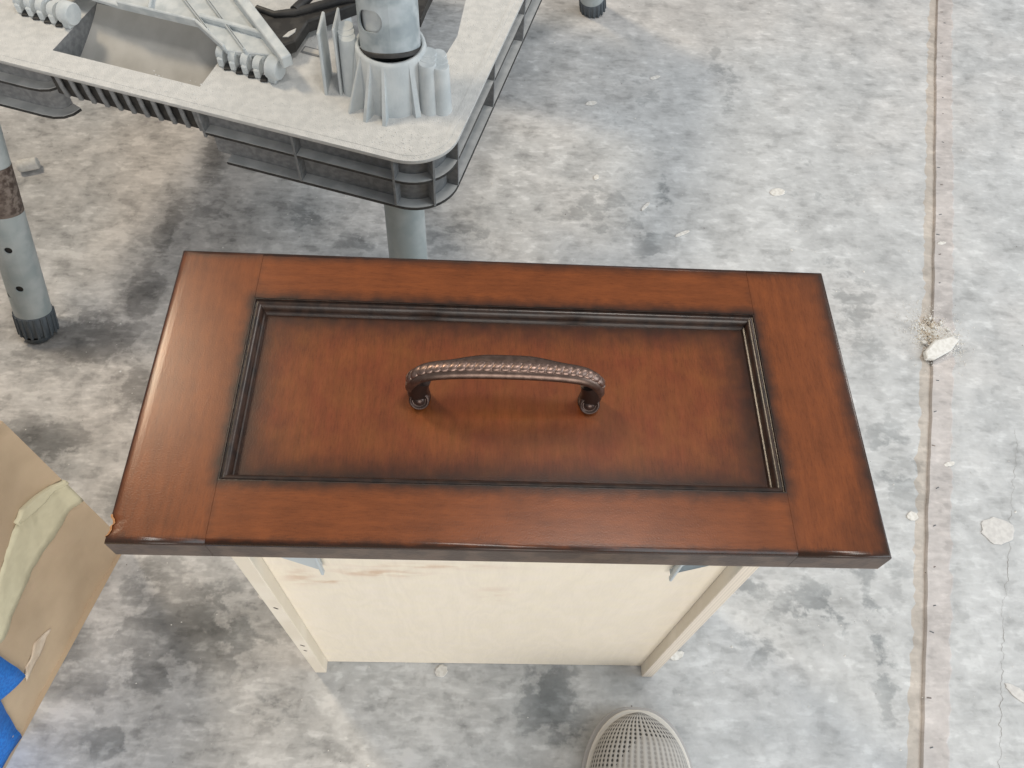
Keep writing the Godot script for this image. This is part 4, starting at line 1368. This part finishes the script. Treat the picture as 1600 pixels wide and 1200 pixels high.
func debris() -> void:
	# broken patch on the joint
	var patch := thing("broken_filler", "crumbled tan and white broken filler on the floor joint", "rubble", Vector3(0.606, 0, -0.392))
	for k in 14:
		var st := begin()
		var a := rng.randf() * TAU
		var r := sqrt(rng.randf())
		var s := rng.randf_range(0.0012, 0.0048)
		XF = Transform3D(Basis(Vector3.UP, a) * Basis(Vector3.RIGHT, rng.randf_range(-0.2, 0.2)), Vector3(cos(a) * r * 0.030, 0.0010, sin(a) * r * 0.038))
		flake(st, Vector2(s, s * rng.randf_range(0.6, 1.0)), rng.randf_range(0.0012, 0.0036), 7)
		obj("crumb", st, M.crumb if rng.randf() < 0.4 else M.plaster, patch)
	var white_heap := begin()
	var tan_heap := begin()
	for k in 1700:
		var q := Vector2(rng.randfn(0.0, 0.018), rng.randfn(-0.004, 0.023))
		var tan_ := rng.randf() < 0.75 * exp(-pow((q.x + 0.011) / 0.010, 2.0) - pow((q.y + 0.002) / 0.020, 2.0)) + 0.5 * exp(-pow((q.x - 0.004) / 0.016, 2.0) - pow((q.y + 0.026) / 0.008, 2.0))
		var size := rng.randf_range(0.0008, 0.0030) * (1.2 - minf(0.8, q.length() / 0.05))
		grain(tan_heap if tan_ else white_heap, Vector3(q.x, 0.0003, q.y), size, 0.55)
	obj("tan_rubble", tan_heap, M.crumb, patch).set_meta("kind", "stuff")
	obj("plaster_rubble", white_heap, M.plaster, patch).set_meta("kind", "stuff")
	var st0 := begin()
	XF = Transform3D(Basis(Vector3.UP, 0.25) * Basis(Vector3.RIGHT, 0.18), Vector3(0.6005, 0.0075, -0.3670))
	slab(st0, pv([-0.026, 0.010, -0.024, 0.000, -0.005, -0.012, 0.022, -0.0135, 0.030, -0.006, 0.012, 0.006, -0.014, 0.013]), [[0.0, -0.003], [0.0, 0.003], [0.0015, 0.004]])
	var chip := obj("plaster_chip", st0, M.plaster, self)
	tag(chip, "flat white plaster chip lying on the crumbled floor joint", "plaster chip")
	# foam plug left of the table leg
	var st1 := begin()
	XF = Transform3D(Basis(Vector3.UP, 0.35) * Basis(Vector3.FORWARD, PI / 2), Vector3(-0.6689, 0.0095, -0.6357))
	lathe(st1, [Vector2(0.0, -0.014), Vector2(0.007, -0.014), Vector2(0.0088, -0.011), Vector2(0.0085, 0.012), Vector2(0.0068, 0.0145), Vector2(0.0055, 0.0110), Vector2(0.0, 0.0105)], 20)
	var plug := obj("foam_plug", st1, M.plaster, self)
	tag(plug, "small off-white rolled plug on the floor under the work table", "plug")
	# curled wood shaving and plaster flakes scattered over the concrete
	var spots := [
		[0.275, -0.56, 0.013, 0.003, 0.5, "long thin plaster sliver just behind the middle of the drawer's back edge"],
		[0.225, -0.61, 0.011, 0.0028, 0.9, "steeply slanted plaster sliver beside a dark smudge behind the drawer"],
		[0.155, -0.83, 0.010, 0.005, 0.3, "small white flake nearest in front of the far table foot"],
		[0.265, -0.90, 0.010, 0.004, 0.5, "white plaster flake farthest back on the open concrete, right of the table"],
		[0.43, -0.65, 0.012, 0.008, 0.2, "broad white flake on clean concrete between the drawer's back and the floor joint"],
		[0.155, -0.665, 0.006, 0.004, 1.2, "tiny white flake beside the table's right edge"],
		[-0.235, -0.025, 0.011, 0.009, 0.2, "white flake on the dark floor patch left of the drawer box"],
		[-0.045, 0.054, 0.007, 0.006, 0.6, "white flake lying in front of the plywood panel's foot"],
		[0.205, 0.035, 0.009, 0.004, 0.4, "white flake right of the drawer box's right front foot"],
		[0.57, -0.20, 0.008, 0.003, 0.3, "thin flake on the filler strip in front of the broken filler"],
		[0.505, -0.13, 0.007, 0.006, 0.3, "round flake between the drawer's right corner and the floor joint"],
		[0.66, -0.56, 0.007, 0.003, 0.2, "thin flake on the filler strip behind the broken filler"],
		[0.57, 0.07, 0.016, 0.006, -0.7, "long white smear of plaster at the right picture edge, nearest the viewer"],
		[0.605, -0.114, 0.021, 0.017, 0.3, "large pale plaster scab on the slab right of the joint"]]
	for k in spots.size():
		var s: Array = spots[k]
		var st := begin()
		flake(st, Vector2(s[2], s[3]), rng.randf_range(0.0006, 0.0012), 19)
		var o := obj("plaster_flake", st, M.filler if s[2] > 0.015 else M.plaster, self)
		o.position = Vector3(s[0], 0.0004, s[1])
		o.rotation.y = s[4]
		tag(o, s[5], "plaster flake", "plaster flakes scattered on the floor")
